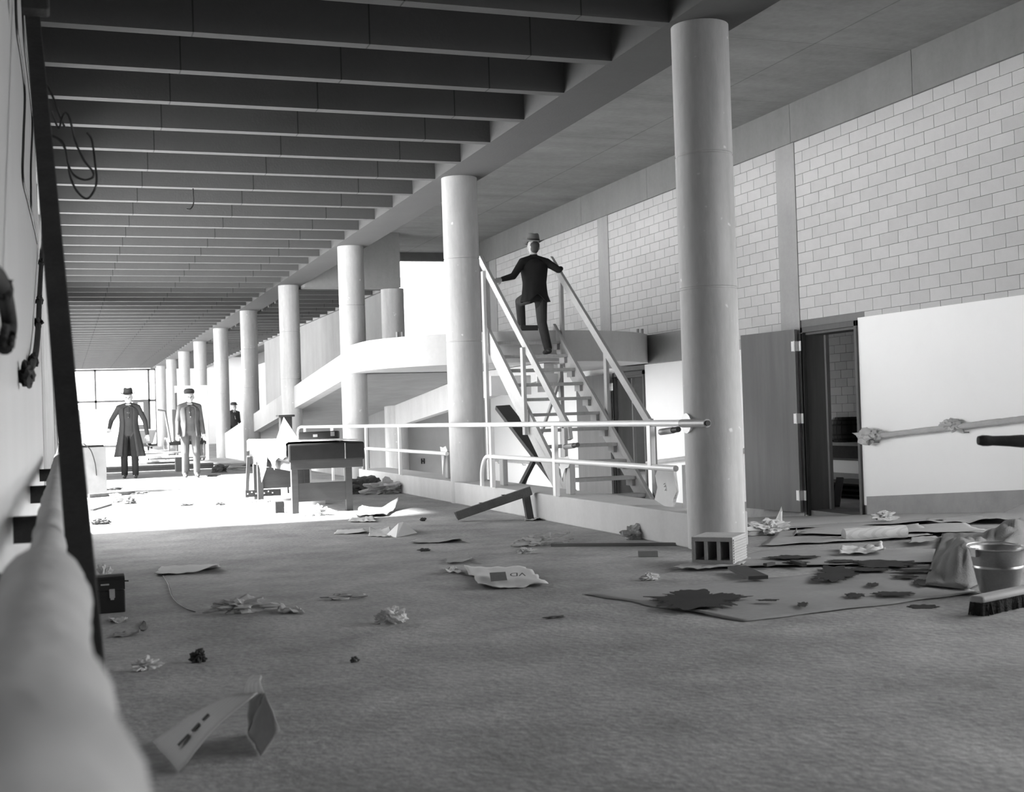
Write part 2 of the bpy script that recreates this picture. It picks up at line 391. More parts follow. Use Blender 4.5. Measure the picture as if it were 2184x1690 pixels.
struct(m.build('wall_divider', 'wall_concrete'), 'board-marked concrete wall rising behind the ramp', 'wall')
m = MB(); m.box(6.95, 9.19, 20.9, 29.6, 1.9, 2.2)
struct(m.build('floor_upper', 'wall_concrete'), 'upper walkway running back from the landing', 'floor')

# window at the end of the upper walkway
m = MB(); m.box(6.95, 7.0, 29.6, 29.7, 2.2, 5.03); m.box(9.14, 9.19, 29.6, 29.7, 2.2, 5.03); m.box(7.0, 9.14, 29.6, 29.7, 4.82, 5.03); m.box(7.0, 9.14, 29.6, 29.7, 2.2, 2.26)
w2 = struct(m.build('window_2', 'pipe_grey'), 'tall bright window beyond the round landing', 'window')
MB().box(7.0, 9.14, 29.645, 29.652, 2.26, 4.82).build('pane', 'window_glass', w2)
m = MB(); m.box(6.95, 9.6, 29.75, 29.95, -.9, 2.2); m.box(6.95, 9.19, 27.3, 27.5, -.95, 1.9); m.box(6.99, 9.5, 44.9, 45, 0, 4.42)
struct(m.build('wall_back', 'ramp_concrete'), 'plain wall below the upper window', 'wall')

# ------------------------------------------------------------------ far end glazing
YE = 66.3; w1 = MB()
for x in (-.3, 1.60, 4.16, 4.5): w1.box(x-.05, x+.05, YE-.08, YE+.08, 0, 3.92)
w1.box(-.3, 4.5, YE-.08, YE+.08, 3.82, 3.92); w1.box(-.3, 4.5, YE-.08, YE+.08, 2.25, 2.36); w1.box(-.3, 4.5, YE-.08, YE+.08, 0, .12)
w1 = struct(w1.build('window_1', 'frame_wood'), 'bright glazed end wall with thin dark mullions', 'window')
for x0, x1 in ((-.25, 1.55), (1.65, 4.11), (4.21, 4.45)):
    for z0, z1 in ((.12, 2.25), (2.36, 3.82)):
        MB().box(x0, x1, YE-.005, YE+.005, z0, z1).build('pane', 'window_glass', w1)
m = MB(); m.box(3.35, 3.43, YE-.3, YE-.2, 0, 2.3); m.box(4.02, 4.1, YE-.3, YE-.2, 0, 2.3); m.box(3.43, 4.02, YE-.3, YE-.2, 2.2, 2.3); m.box(3.43, 4.02, YE-.3, YE-.2, 0, 1.1); m.box(3.43, 3.60, YE-.3, YE-.2, 1.1, 2.2); m.box(3.85, 4.02, YE-.3, YE-.2, 1.1, 2.2)
struct(m.build('door_3', 'door_wood'), 'grey door with a small window in the far glazed wall', 'door')
m = MB(); m.box(4.5, 9.6, 66.1, 66.5, 0, 4.42)
struct(m.build('wall_end', 'plaster'), 'pale far end wall beside the glazing', 'wall')
m = MB(); m.box(-.5, 9.6, -4.3, -4, -.3, 5.2)
struct(m.build('wall_rear', 'timber_dark'), 'wall behind the viewpoint', 'wall')

# ------------------------------------------------------------------ left wall: solid near the camera, windows further on
XL = -.15
m = MB(); m.box(XL-.25, XL, -4, 11, 0, 4.42)
wl = struct(m.build('wall_left', 'left_wall_paint'), 'glossy pale wall close on the left', 'wall')
m = MB(); m.box(XL-.25, XL, 11, 67, 0, .3); m.box(XL-.25, XL, 11, 67, 3.7, 4.42)
for y in (26.0, ): m.box(XL-.25, XL, y, y+4, .3, 3.7)
y = 12.51
while y < 66:
    m.box(XL-.1, XL-.04, y-.03, y+.03, .3, 3.7); y += 2.09
struct(m.build('window_3', 'frame_wood'), 'long window band along the left side of the hall', 'window')

m = MB(); m.box(-9, XL-.25, 2, 13.2, 3.75, 4.0)  # unseen slab added to keep direct sun off the nearest window bays
struct(m.build('sun_blocker', 'beam_concrete'), 'added unseen slab keeping the sun off the nearest left windows', 'sun_blocker')

# ------------------------------------------------------------------ columns
CY = [8.45+6.14*k for k in range(10)]
clab = ['nearest and largest round concrete column, clay tile block at its foot',
        'round concrete column between the kerb and the wooden stair',
        'round concrete column touching the left end of the round landing',
        'round concrete column behind the trestle bench, third from the stair',
        'round column standing over the solid foot of the sloping ramp parapet',
        'darker round column beyond the lower end of the ramp parapet',
        'slim far column just right of the man in the grey jacket',
        'far column directly behind the man in the grey jacket',
        'far pale column left of the head of the man in the grey jacket',
        'farthest column beside the glazed end wall']
prof = [(.215, 0), (.215, 1.93), (.209, 1.935), (.209, 1.945), (.215, 1.95), (.215, 2.93), (.209, 2.935), (.209, 2.945), (.215, 2.95), (.215, 3.92)]
cm = MB().lathe(prof, (0, 0, 0), 40).mesh('concrete_column', 'column_concrete', 30)
for k, Y in enumerate(CY):
    o = link('concrete_column', cm); o.location = (4.6, Y, 0); o.rotation_euler.z = k*1.3; tag(o, clab[k], 'column', 'round concrete columns along the hall')
o = link('concrete_column', MB().lathe([(.25, -.95), (.25, 3.86)], (6.87, 26.9, 0), 32).mesh('concrete_column', 'column_concrete', 30)); tag(o, 'round concrete pier at the end of the wall above the round landing', 'column')

# ------------------------------------------------------------------ wooden stair
SX0, SX1 = 5.85, 6.90
st = thing('wooden_stair', 'rough wooden stair with handrails climbing from the ramp to the round landing', 'stair', (6.37, 14.2, ramp_z(14.2)))
TR = [(17.15-.272*(11-k), 2.094-.2096*(11-k)) for k in range(0, 12)]        # nosing y, tread top z
slope = .2096/.272
ya = 13.55
def nos(Y): return 2.094+(Y-17.15)*slope
for X in (SX0, SX1):
    zlow = ramp_z(13.9)
    p = [(17.42, nos(17.42)+.06), (17.42, nos(17.42)-.30), (14.28, ramp_z(14.28)), (13.86, ramp_z(13.86)), (13.86, nos(13.86)+.06)]
    MB().prism(p, X-.022, X+.022, 0).build('stringer', 'stair_wood', st)
for k, (Y, z) in enumerate(TR):
    MB().box(SX0+.022, SX1-.022, Y, Y+.265, z-.042, z).build('tread', 'stair_wood', st, bevel=.004)
    for X, s_ in ((SX0+.022, 1), (SX1-.022, -1)):
        MB().box(min(X, X+s_*.045), max(X, X+s_*.045), Y+.03, Y+.22, z-.125, z-.043).build('cleat', 'prop_wood', st)
def rail_z(Y): return nos(Y)+.93
for X, sgn in ((SX0, -1), (SX1, 1)):
    xr = X+sgn*.03
    MB().bar((xr, 14.36, rail_z(14.36)), (xr, 17.55, rail_z(17.55)), .045, .115).build('handrail', 'stair_wood', st, bevel=.004)
    MB().bar((xr, 14.35, rail_z(14.36)+.05), (xr, 14.30, rail_z(14.36)-.16), .046, .10, (0, 1, 0)).build('handrail_end', 'stair_wood', st)
    for Y, lo in ((14.36, ramp_z(14.36)), (15.75, nos(15.75)-.25), (17.30, ramp_z(17.3) if sgn < 0 else nos(17.3)-.5)):
        MB().box(xr-.022+sgn*.045, xr+.022+sgn*.045, Y-.045, Y+.045, lo, rail_z(Y)-.02).build('post', 'stair_wood', st, bevel=.003)
# props and braces below the flight
MB().box(SX1-.10, SX1-.05, 17.0, 17.09, ramp_z(17), 1.75).build('post', 'prop_wood', st)
MB().bar((SX0+.12, 17.2, 1.15), (SX0+.35, 14.5, ramp_z(14.5)+.03), .06, .22, (1, 0, 0)).build('brace', 'bench_wood', st)
MB().bar((SX0+.1, 17.0, ramp_z(17)+.05), (SX1-.1, 17.0, 1.55), .03, .07, (0, 1, 0)).build('brace', 'prop_wood', st)
MB().bar((SX0+.02, 17.25, ramp_z(17.2)+.03), (SX0+.45, 16.6, .55), .05, .10, (0, 1, 0)).build('brace', 'bench_wood', st)
MB().box(SX0-.06, SX0+.55, 17.15, 17.17, 1.32, 1.60).build('gusset_board', 'paper_white', st, label='pale board nailed across the left posts')
MB().box(SX1-.42, SX1-.06, 17.1, 17.13, 1.35, 1.62).build('gusset_board', 'paper_white', st, label='pale board below the upper treads')
MB().box(6.35, 6.62, 17.36, 17.6, 2.26, 2.34).build('top_cleat', 'bench_wood', st)

# ------------------------------------------------------------------ pipe railing on the kerb
XR = 4.375
def arc(c, r, a0, a1, n=8): return [(XR, c[0]+r*math.cos(t), c[1]+r*math.sin(t)) for t in np.linspace(a0, a1, n)]
r1 = thing('pipe_railing', 'white pipe railing on the kerb in front of the wooden stair', 'railing', (XR, 11, .26))
MB().tube([(XR, 8.18, .94), (XR, 14.55, .94)], .026, 12).build('top_rail', 'rail_paint', r1, 40)
MB().tube([(XR, 8.12, .938), (XR, 8.52, .938)], .031, 12).build('rail_end', 'pipe_grey', r1, 40)
MB().tube([(XR, 8.105, .938), (XR, 8.12, .938)], .02, 12).build('rail_plug', 'rubber_black', r1, 40)
MB().tube([(XR+.0, 8.45, .938), (XR+.02, 8.45, .938)], .075, 20).build('flange', 'rail_paint', r1, 40)
MB().tube([(XR, 8.64, .595), (XR, 13.12, .595)] + arc((13.12, .345), .25, HP, 0)[1:] + [(XR, 13.37, .26)], .024, 12).build('mid_rail', 'rail_paint', r1, 40)
for Y, z0 in ((9.06, .595), (11.13, .26), (13.0, .26)):
    MB().box(XR-.022, XR+.022, Y-.035, Y+.035, z0, .925).build('post', 'rail_paint', r1, bevel=.006)
for Y, z in ((9.06, .878), (11.1, .732)):
    b = MB().tube([(XR+.10, Y+.02, z-.01), (XR+.10, Y-.20, z+.005)], .026, 12).build('handrail_stub', 'pipe_grey', r1, 40)
    MB().tube([(XR+.10, Y-.20, z+.005), (XR+.10, Y-.29, z+.012)], .022, 12).build('black_sleeve', 'rubber_black', b, 40)
r2 = thing('pipe_railing', 'white pipe railing on the kerb left of the stair, behind the trestle bench', 'railing', (XR, 17, .26))
MB().tube([(XR, 14.56, .94), (XR, 24.6, .925)] + [(XR, 24.85, .90), (XR, 24.95, .82), (XR, 24.97, .0)], .026, 12).build('top_rail', 'rail_paint', r2, 40)
MB().tube([(XR, 14.7, .592), (XR, 19.0, .592)], .024, 12).build('mid_rail', 'rail_paint', r2, 40)
MB().tube([(XR, 19.0, .592)] + arc((19.0, .342), .25, HP, 0)[1:] + [(XR, 19.25, .26)], .025, 12).build('bent_end', 'pipe_grey', r2, 40)
for Y, z0 in ((16.97, .26), (19.0, .26), (21.6, 0), (24.2, 0)):
    MB().box(XR-.02, XR+.02, Y-.03, Y+.03, z0, .92).build('post', 'rail_paint', r2, bevel=.006)
# short wooden props wrapped with paper, on the kerb
for (Y, X, top, lab, sc) in ((11.27, 4.58, .56, 'short wooden prop with torn paper beside the railing post at the stair foot', 1), (13.28, 4.60, .55, 'rounded wooden prop inside the bend of the near railing', 0), (15.35, 4.58, .60, 'wooden prop hung with white torn paper left of the second column', 2)):
    p = thing('wooden_prop', lab, 'prop', (X, Y, .26))
    MB().box(X-.03, X+.03, Y-.06, Y+.06, .26, top).build('upright', 'prop_wood', p, bevel=.01)
    if sc:
        rnd = random.Random(int(Y*10)); q = [Vector((X-.035, Y+rnd.uniform(-.1, .1), top+rnd.uniform(-.02, .05))) for _ in range(7)]
        mb = MB(); tips = [(X-.05, Y-.14, top+.02), (X-.045, Y-.05, top+.07), (X-.05, Y+.05, top+.05), (X-.055, Y+.16, top+.06), (X-.05, Y+.13, top-.06), (X-.055, Y+.09, top-.20*sc/1.3), (X-.05, Y+.01, top-.05), (X-.05, Y-.07, top-.04)]
        mb.v += tips + [(x+.004, y, z) for x, y, z in tips]; mb.f += [tuple(range(8)), tuple(reversed(range(8, 16)))] + [(k, (k+1) % 8, 8+(k+1) % 8, 8+k) for k in range(8)]
        mb.build('torn_paper', 'paper_white', p)
# newspaper tied to the prop right of the stair foot
p = thing('wrapped_prop', 'wooden prop wrapped in newspaper beneath the railing next to the nearest column', 'prop', (4.62, 9.05, .26))
q = lambda x, y: onX(x, y, 4.60)
pts = [q(1402, 1002), q(1436, 1003), q(1443, 1050), q(1436, 1065), q(1432, 1088), q(1420, 1082), q(1396, 1066), q(1402, 1040), q(1397, 1015)]
m = MB(); n = len(pts); m.v += [tuple(a) for a in pts] + [(a.x+.03, a.y+.01*(i % 3), a.z) for i, a in enumerate(pts)]
m.f += [tuple(range(n)), tuple(reversed(range(n, 2*n)))] + [(k, (k+1) % n, n+(k+1) % n, n+k) for k in range(n)]
m.build('newspaper_wrap', 'newsprint', p)
MB().box(4.63, 4.68, 8.99, 9.04, .26, .6).build('upright', 'prop_wood', p)
def text_mesh(s, size, m):
    c = bpy.data.curves.new('lettering', 'FONT'); c.body = s; c.size = size; c.align_x = 'CENTER'; c.align_y = 'CENTER'
    o = bpy.data.objects.new('lettering', c); col.objects.link(o)
    dg = bpy.context.evaluated_depsgraph_get(); me = bpy.data.meshes.new_from_object(o.evaluated_get(dg)); bpy.data.objects.remove(o); bpy.data.curves.remove(c)
    me.materials.clear(); me.materials.append(MATS[m]); return me
o = link('lettering', text_mesh('ITY', .05, 'print_grey'), p); o.matrix_world = Matrix.Translation(q(1419, 1040)+Vector((-.004, 0, 0))) @ Matrix(((0, 0, -1, 0), (-1, 0, 0, 0), (0, 1, 0, 0), (0, 0, 0, 1))) @ Matrix.Rotation(-1.2, 4, 'Z')

# ------------------------------------------------------------------ wrapped handrails on the right wall
def lumpy(pts, r, seed, amp=.25, n=12, step=.05):
    out = []; rs = []; rnd = random.Random(seed)
    for a, b in zip(pts, pts[1:]):
        a, b = Vector(a), Vector(b); k = max(2, int((b-a).length/step))
        for i in range(k): out.append(a.lerp(b, i/k))
    out.append(Vector(pts[-1]))
    for i, p in enumerate(out): rs.append(r*(1+amp*(noise.noise(Vector((p.y*3+seed, p.z*3, seed)))+.5*rnd.uniform(-1, 1))))
    return out, rs
def wall_rail(y0, y1, label, seed, knots=()):
    z = lambda Y: .829-.0765*(min(Y, 20.8)-10.36)
    root = thing('wall_handrail', label, 'handrail', (XW-.08, (y0+y1)/2, z((y0+y1)/2)))
    MB().tube([(XW-.08, y0, z(y0)), (XW-.08, y1, z(y1))], .02, 10).build('rail', 'pipe_grey', root, 40)
    pts, rs = lumpy([(XW-.08, y0+.02, z(y0+.02)), (XW-.08, y1-.02, z(y1-.02))], .034, seed, .12)
    MB().tube(pts, rs, 10).build('paper_wrap', 'paper_wrap', root, label='crumpled paper wrapped round the rail')
    y = y0+.3
    while y < y1:
        MB().tube([(XW, y, z(y)-.07), (XW-.06, y, z(y)-.07), (XW-.08, y, z(y)-.02)], .009, 8).build('bracket', 'pipe_grey', root, 40); y += 1.6
    for Y, s in knots: crumple_part('paper_knot', (XW-.10, Y, z(Y)+.02), (.05*s, .13*s, .06*s), int(Y*7), 'paper_wrap', root)
    return root
def crumple_mesh(sz, seed, m, sub=3, amp=.55, name='crumple'):
    import bmesh
    bm = bmesh.new(); bmesh.ops.create_icosphere(bm, subdivisions=sub, radius=1)
    for v in bm.verts:
        p = v.co.copy(); k = 1+amp*noise.noise(p*1.6+Vector((seed*3.1, seed, 0)))+amp*.6*noise.noise(p*3.7+Vector((0, seed*2.3, 5)))
        r = abs(noise.noise(p*2.6+Vector((seed, 7, seed))));  k -= amp*.5*(1-min(1, r*4))
        v.co = Vector((p.x*sz[0]*k, p.y*sz[1]*k, p.z*sz[2]*k))
    me = bpy.data.meshes.new(name); bm.to_mesh(me); bm.free(); me.materials.append(MATS[m]); return me
def crumple_part(name, loc, sz, seed, m, parent):
    o = link(name, crumple_mesh(sz, seed, m, name=name), parent); o.matrix_world = Matrix.Translation(loc); return o
wall_rail(9.3, 13.02, 'paper-wrapped handrail on the white wall right of the open door', 3, ((12.9, 1.5), (12.72, 1.0), (11.35, 1.1), (11.45, .8)))
wall_rail(15.75, 19.05, 'paper-wrapped handrail between the two doors, partly behind the nearest column', 9, ((15.78, .5),))
wall_rail(21.6, 27.5, 'paper-wrapped handrail seen behind the wooden stair', 14, ((22.3, .8),))
# near railing grip reaching in from the right edge
P0 = CAM+ray(2086, 940)*5.9; P1 = CAM+ray(2420, 945)*5.9
h = thing('railing_end', 'dark turned wooden railing end reaching in from the right edge', 'railing', (P1.x, P1.y, 0))
d = (P1-P0); k = [0, .03, .06, .09, .2, .28, .34, .40, 1.0]; rr = [.020, .026, .026, .023, .026, .031, .026, .022, .024]
MB().tube([P0+d*t for t in k], rr, 14).build('grip', 'timber_dark', h, 50)
MB().box(P1.x-.04, P1.x+.04, P1.y-.04, P1.y+.04, 0, P1.z).build('post', 'timber_dark', h)

# ------------------------------------------------------------------ left wall: wrapped handrail, pole, cables, pipes
lr = thing('wall_handrail', 'thickly paper-wrapped handrail on the left wall close to the viewer', 'handrail', (-.03, 3, .8))
MB().tube([(-.035, .2, .80), (-.035, 12.3, .80)], .02, 10).build('rail', 'pipe_grey', lr, 40)
import itertools
pts = []; rs = []
for i in range(150):
    Y = .2+12.0*(i/149)**1.6
    bulge = .060 if Y < 2.2 else .036
    if Y < 1.2: bulge = .074
    if 1.55 < Y < 2.0: bulge = .066
    bulge *= 1+.18*noise.noise(Vector((Y*5, 2.2, 0)))+(.12*noise.noise(Vector((Y*14, 0, 3))))
    pts.append(Vector((-.035+.006*noise.noise(Vector((Y*3, 9, 0))), Y, .80+.006*noise.noise(Vector((Y*3, 0, 9)))))); rs.append(bulge)
MB().tube(pts, rs, 20).build('paper_wrap', 'paper_wrap', lr, 80, label='bulky crumpled paper wrap')
for Y in (.72, 1.15, 2.55, 4.2, 6.4, 9):
    MB().box(XL, -.06, Y-.03, Y+.03, .70, .78).build('bracket', 'timber_dark', lr)
# leaning dark pole
T = CAM+ray(68, 20)*5.2; Bm = CAM+ray(215, 1690)*2.3; d = (Bm-T); Bm2 = T+d*((T.z)/(T.z-Bm.z))
o = MB().bar(T+(T-Bm2)*.02, Bm2, .058, .03, (0, 1, 0)).build('leaning_board', 'timber_dark', bevel=.004); tag(o, 'long dark narrow board leaning against the left wall', 'board')
pb = thing('pipe_duct', 'dark boxed duct high on the left wall with cables hanging from it', 'duct', (-.075, 5.2, 2.4))
Q0 = onX(107, 60, -.005)
MB().box(-.105, -.005, 5.0, 5.12, 2.62, 3.93).build('duct', 'timber_dark', pb, bevel=.01)
def curve_tube(name, pts, r, m, parent=None, n=7, sub=6):
    P = [Vector(p) for p in pts]; out = []
    for i in range(len(P)-1):
        p0, p1, p2, p3 = P[max(i-1, 0)], P[i], P[i+1], P[min(i+2, len(P)-1)]
        for k in range(sub):
            t = k/sub; out.append(.5*((2*p1)+(p2-p0)*t+(2*p0-5*p1+4*p2-p3)*t*t+(3*p1-p0-3*p2+p3)*t**3))
    out.append(P[-1]); return MB().tube(out, r, n).build(name, m, parent, 60)
yv = 5.1
for j, px in enumerate([[(110, 237), (125, 275), (131, 255), (140, 240), (150, 258), (160, 300), (178, 340), (197, 365), (198, 378), (180, 384), (158, 374), (146, 352), (140, 320), (130, 300), (108, 288)],
                        [(108, 290), (128, 300), (143, 330), (148, 370), (162, 405), (184, 424), (200, 408), (206, 385), (203, 350), (196, 300), (185, 282)],
                        [(100, 180), (112, 205), (120, 228), (138, 272)]]):
    curve_tube('cable', [onY(x, y, yv+.03*j+.01*(i % 2)) for i, (x, y) in enumerate(px)], .0045, 'wire_black', pb, 6)
for j, px in enumerate([[(33, -40), (36, 60), (46, 130), (53, 200), (50, 300), (49, 380), (60, 430), (74, 490)], [(45, -40), (52, 90), (62, 180), (69, 260), (66, 350), (66, 400), (68, 450), (80, 520)]]):
    o = curve_tube('wall_cable', [onX(x, y, XL+.006) for x, y in px], .006, 'wire_black'); tag(o, ['left of two black cables running down the left wall', 'right of two black cables running down the left wall'][j], 'cable')
vp = thing('wall_pipe', 'crusted dark pipe with couplings on the left wall above the handrail', 'pipe', (XL+.02, 3.1, 1.2))
px = [(92, 480), (88, 560), (84, 640), (82, 690), (78, 740), (72, 770), (58, 800)]
P = [onX(x, y, XL+.03) for x, y in px]
curve_tube('pipe', P, .016, 'timber_dark', vp, 10)
for i in (1, 2, 3, 5):
    a = P[i]; crumple_part('coupling', a, (.024, .07, .035), 3+i, 'timber_dark', vp)
crumple_part('elbow', P[-1], (.03, .10, .045), 21, 'timber_dark', vp)
np_ = thing('wall_pipe', 'blurred dark pipe stub bending down the left wall nearest the viewer', 'pipe', (XL+.02, 1.6, 1.25))
curve_tube('pipe', [onX(x, y, XL+.025) for x, y in [(-60, 560), (0, 600), (20, 690), (10, 740)]], .02, 'timber_dark', np_, 10)
for (x, y) in ((10, 620), (14, 720)): crumple_part('crust', onX(x, y, XL+.03), (.02, .05, .03), x, 'timber_dark', np_)
# cable ends hanging from a rib
def V0(Y): p = onY(412, 412, Y); return Vector((p.x, Y, 3.94))
o = curve_tube('hanging_wire', [V0(15.78)] + [onY(x, y, 15.78) for x, y in [(412, 416), (413, 425), (412, 437), (406, 446), (398, 446)]], .008, 'wire_black'); tag(o, 'short black wire hooked down from a ceiling rib', 'wire')

# ------------------------------------------------------------------ trestle bench and what lies on it
BX0, BX1, BY0, BY1, BT = 2.40, 3.20, 14.25, 17.4, .80
be = thing('work_bench', 'heavy dark wooden workbench covered with white cloth', 'bench', (2.8, 15.8, 0))
for x, y in ((BX0+.02, BY0+.05), (BX1-.16, BY0+.05), (BX0+.02, BY1-.45), (BX1-.16, BY1-.45), (BX0+.02, BY1-.08)):
    MB().box(x, x+.075, y, y+.075, 0, .56).build('leg', 'bench_wood', be, bevel=.004)
MB().box(BX0+.0, BX1+.03, BY0-.02, BY0+.02, .50, .60).build('end_rail', 'bench_wood', be, bevel=.004)
MB().box(BX0+.08, BX1-.15, BY0+.06, BY0+.09, .13, .34).build('lower_panel', 'bench_wood', be)
MB().box(BX0+.1, BX1-.15, BY1-.42, BY1-.39, .16, .44).build('lower_panel', 'bench_wood', be)
MB().box(BX0+.02, BX0+.05, BY0+.1, BY1, .48, .58).build('side_rail', 'bench_wood', be)
MB().box(BX1-.12, BX1-.09, BY0+.1, BY1, .48, .58).build('side_rail', 'bench_wood', be)
MB().box(BX0-.02, BX1+.05, BY0-.03, BY1, .585, BT-.012).build('top_box', 'bench_black', be, bevel=.02, label='deep dark bench top')
MB().box(BX0+.62, BX0+.63, BY0-.036, BY0-.03, .60, .78).build('seam', 'pipe_grey', be)
pr = MB().box(BX0-.12, BX0+.35, BY1-.28, BY1-.26, .05, .14).build('perforated_strip', 'timber_dark', be)
for i in range(7): MB().box(BX0-.10+i*.055, BX0-.085+i*.055, BY1-.285, BY1-.28, .085+.02*(i % 2), .10+.02*(i % 2)).build('hole', 'paper_white', pr)
# white cloth hanging over the left side
def cloth(name, grid, m, thick=.004):
    nr, nc = len(grid), len(grid[0]); mb = MB()
    for r in grid: mb.v += [tuple(p) for p in r]
    for i in range(nr-1):
        for j in range(nc-1): mb.f.append((i*nc+j, i*nc+j+1, (i+1)*nc+j+1, (i+1)*nc+j))
    o = mb.build(name, m, None, 60); s = o.modifiers.new('thick', 'SOLIDIFY'); s.thickness = thick; s.offset = 1; return o
grid = []; rnd = random.Random(5)
for i in range(26):
    v = i/25; Y = BY0-.0+v*(BY1-BY0+.05); row = []
    drop = .16+.16*abs(math.sin(v*7.3))*(1 if v > .25 else .3)+.10*noise.noise(Vector((v*9, 3, 1)))
    if .45 < v < .62: drop += .17
    if v > .9: drop *= .5
    for j in range(20):
        u = j/19
        if u < .55: X = BX1-.02-(u/.55)*(BX1-BX0+.03); z = BT+.006+.008*noise.noise(Vector((X*6, Y*5, 0)))+.004
        else:
            t = (u-.55)/.45; X = BX0-.035-.02*abs(noise.noise(Vector((Y*7, t*2, 4)))); z = BT+.004-t*drop
        row.append((X, Y, z))
    grid.append(row)
cl = cloth('dust_cloth', grid, 'paper_white'); tag(cl, 'white ragged cloth draped over the workbench', 'cloth')
lv = thing('spirit_level_case', 'long black case with bright clasp lying on the workbench', 'case', (2.9, 14.5, BT+.03))
MB().bar((2.42+.15, 14.62, BT+.07), (3.02, 14.48, BT+.075), .09, .09).build('case', 'chest_black', lv, bevel=.012)
MB().bar((2.91, 14.455, BT+.085), (2.955, 14.445, BT+.085), .012, .05).build('clasp', 'steel', lv)
MB().bar((2.72, 14.525, BT+.07), (2.77, 14.512, BT+.07), .02, .03).build('handle', 'steel', lv)
pc = MB(); ap = Vector((2.50, 15.2, BT+.30)); base = [(2.36, 14.95), (2.62, 14.9), (2.70, 15.35), (2.45, 15.5)]
pc.v = [tuple(ap)] + [(x, y, BT+.02) for x, y in base]; pc.f = [(0, 1, 2), (0, 2, 3), (0, 3, 4), (0, 4, 1), (4, 3, 2, 1)]
o = pc.build('paper_peak', 'paper_white'); tag(o, 'peaked fold of white paper standing on the workbench', 'paper')
tb = MB().box(2.52, 2.66, 15.55, 15.7, BT+.022, BT+.30); tb.box(2.49, 2.69, 15.52, 15.73, BT+.30, BT+.325)
o = tb.build('small_box', 'timber_dark', bevel=.006); tag(o, 'small dark lidded box behind the paper peak on the workbench', 'box')
o = MB().box(3.08, 3.24, 17.5, 18.6, 0, .50).build('panel_board', 'crate_pale', bevel=.004); tag(o, 'pale panel standing on edge behind the workbench', 'panel')
o = MB().box(2.62, 3.05, 18.4, 18.75, 0, .42).build('crate', 'crate_pale', bevel=.006); tag(o, 'pale box on the floor seen beneath the workbench', 'box')
o = MB().bar((2.40, 17.9, 0.0), (2.40, 17.62, .58), .045, .045).build('stake', 'bench_wood'); tag(o, 'thin dark stake standing at the far end of the workbench', 'stake')
o = MB().box(2.28, 3.05, 15.6, 15.85, .0, .05).build('floor_board', 'prop_wood'); tag(o, 'flat board on the floor below the workbench', 'board')
o = MB().box(2.5, 3.0, 16.2, 16.35, .0, .06).build('floor_board', 'prop_wood'); tag(o, 'second flat board on the floor deep below the workbench', 'board')
o = MB().box(2.27, 2.37, 14.55, 14.64, 0, .13).build('wood_block', 'timber_dark', bevel=.004); tag(o, 'dark upright block beside the near left leg of the workbench', 'block')
# tilted beam on a short leg
A = F(985, 1112); B = F(1135, 1108)
tbm = thing('tilted_beam', 'dark timber straightedge propped up at one end beside the kerb', 'beam', (A.x, A.y, 0))
MB().bar((A.x-.05, A.y, .055), (B.x+.0, B.y, .285), .10, .085, (0, 0, 1)).build('beam', 'beam_wood', tbm, bevel=.005)
MB().bar((A.x-.052, A.y, .055), (A.x-.045, A.y-.0, .058), .085, .07).build('end_cap', 'rubber_black', tbm)
for t in (.3, .62):
    c = Vector((A.x, A.y, .06)).lerp(Vector((B.x, B.y, .285)), t)+Vector((0, 0, .052)); MB().box(c.x-.03, c.x+.03, c.y-.018, c.y+.018, c.z-.008, c.z-.0).build('slot', 'rubber_black', tbm)
MB().bar((B.x-.03, B.y-.02, 0), (B.x-.06, B.y, .25), .07, .05, (0, 1, 0)).build('leg', 'beam_wood', tbm)
# box on the ramp side beyond the second column
o = MB().box(5.15, 5.75, 16.2, 16.7, ramp_z(16.5), ramp_z(16.2)+.60).build('crate', 'crate_grey', bevel=.01); tag(o, 'concrete-splashed box standing on the ramp behind the kerb', 'box')
o = MB().box(5.85, 6.1, 18.3, 18.7, ramp_z(18.7), ramp_z(18.3)+.45).build('crate', 'timber_dark', bevel=.01); tag(o, 'small dark box on the ramp behind the second column', 'box')
hp = onY(902, 984, 27.29)
mk = thing('socket_box', 'pair of dark wall sockets shaped like a letter H below the ramp', 'socket', tuple(hp))
for dy in (-.028, .028): MB().box(hp.x+dy-.012, hp.x+dy+.012, 27.275, 27.3, hp.z-.06, hp.z+.06).build('slot', 'rubber_black', mk)
MB().box(hp.x-.02, hp.x+.02, 27.28, 27.3, hp.z-.012, hp.z+.012).build('bar', 'rubber_black', mk)
for i, (px, py, lb) in enumerate(((800, 722, 'pair of pipe stubs on the left edge of the round landing'), (1376, 711, 'pair of pipe stubs on the right edge of the round landing'))):
    L0 = Vector((4.95, 19.0, 2.26)) if i == 0 else Vector((8.92, 18.75, 2.26))
    t = thing('pipe_stub', lb, 'pipe', tuple(L0))
    for dx in (-.035, .045): MB().tube([L0+Vector((dx, 0, 0)), L0+Vector((dx, 0, .11))], .024, 10).build('stub', 'pipe_grey', t, 40)

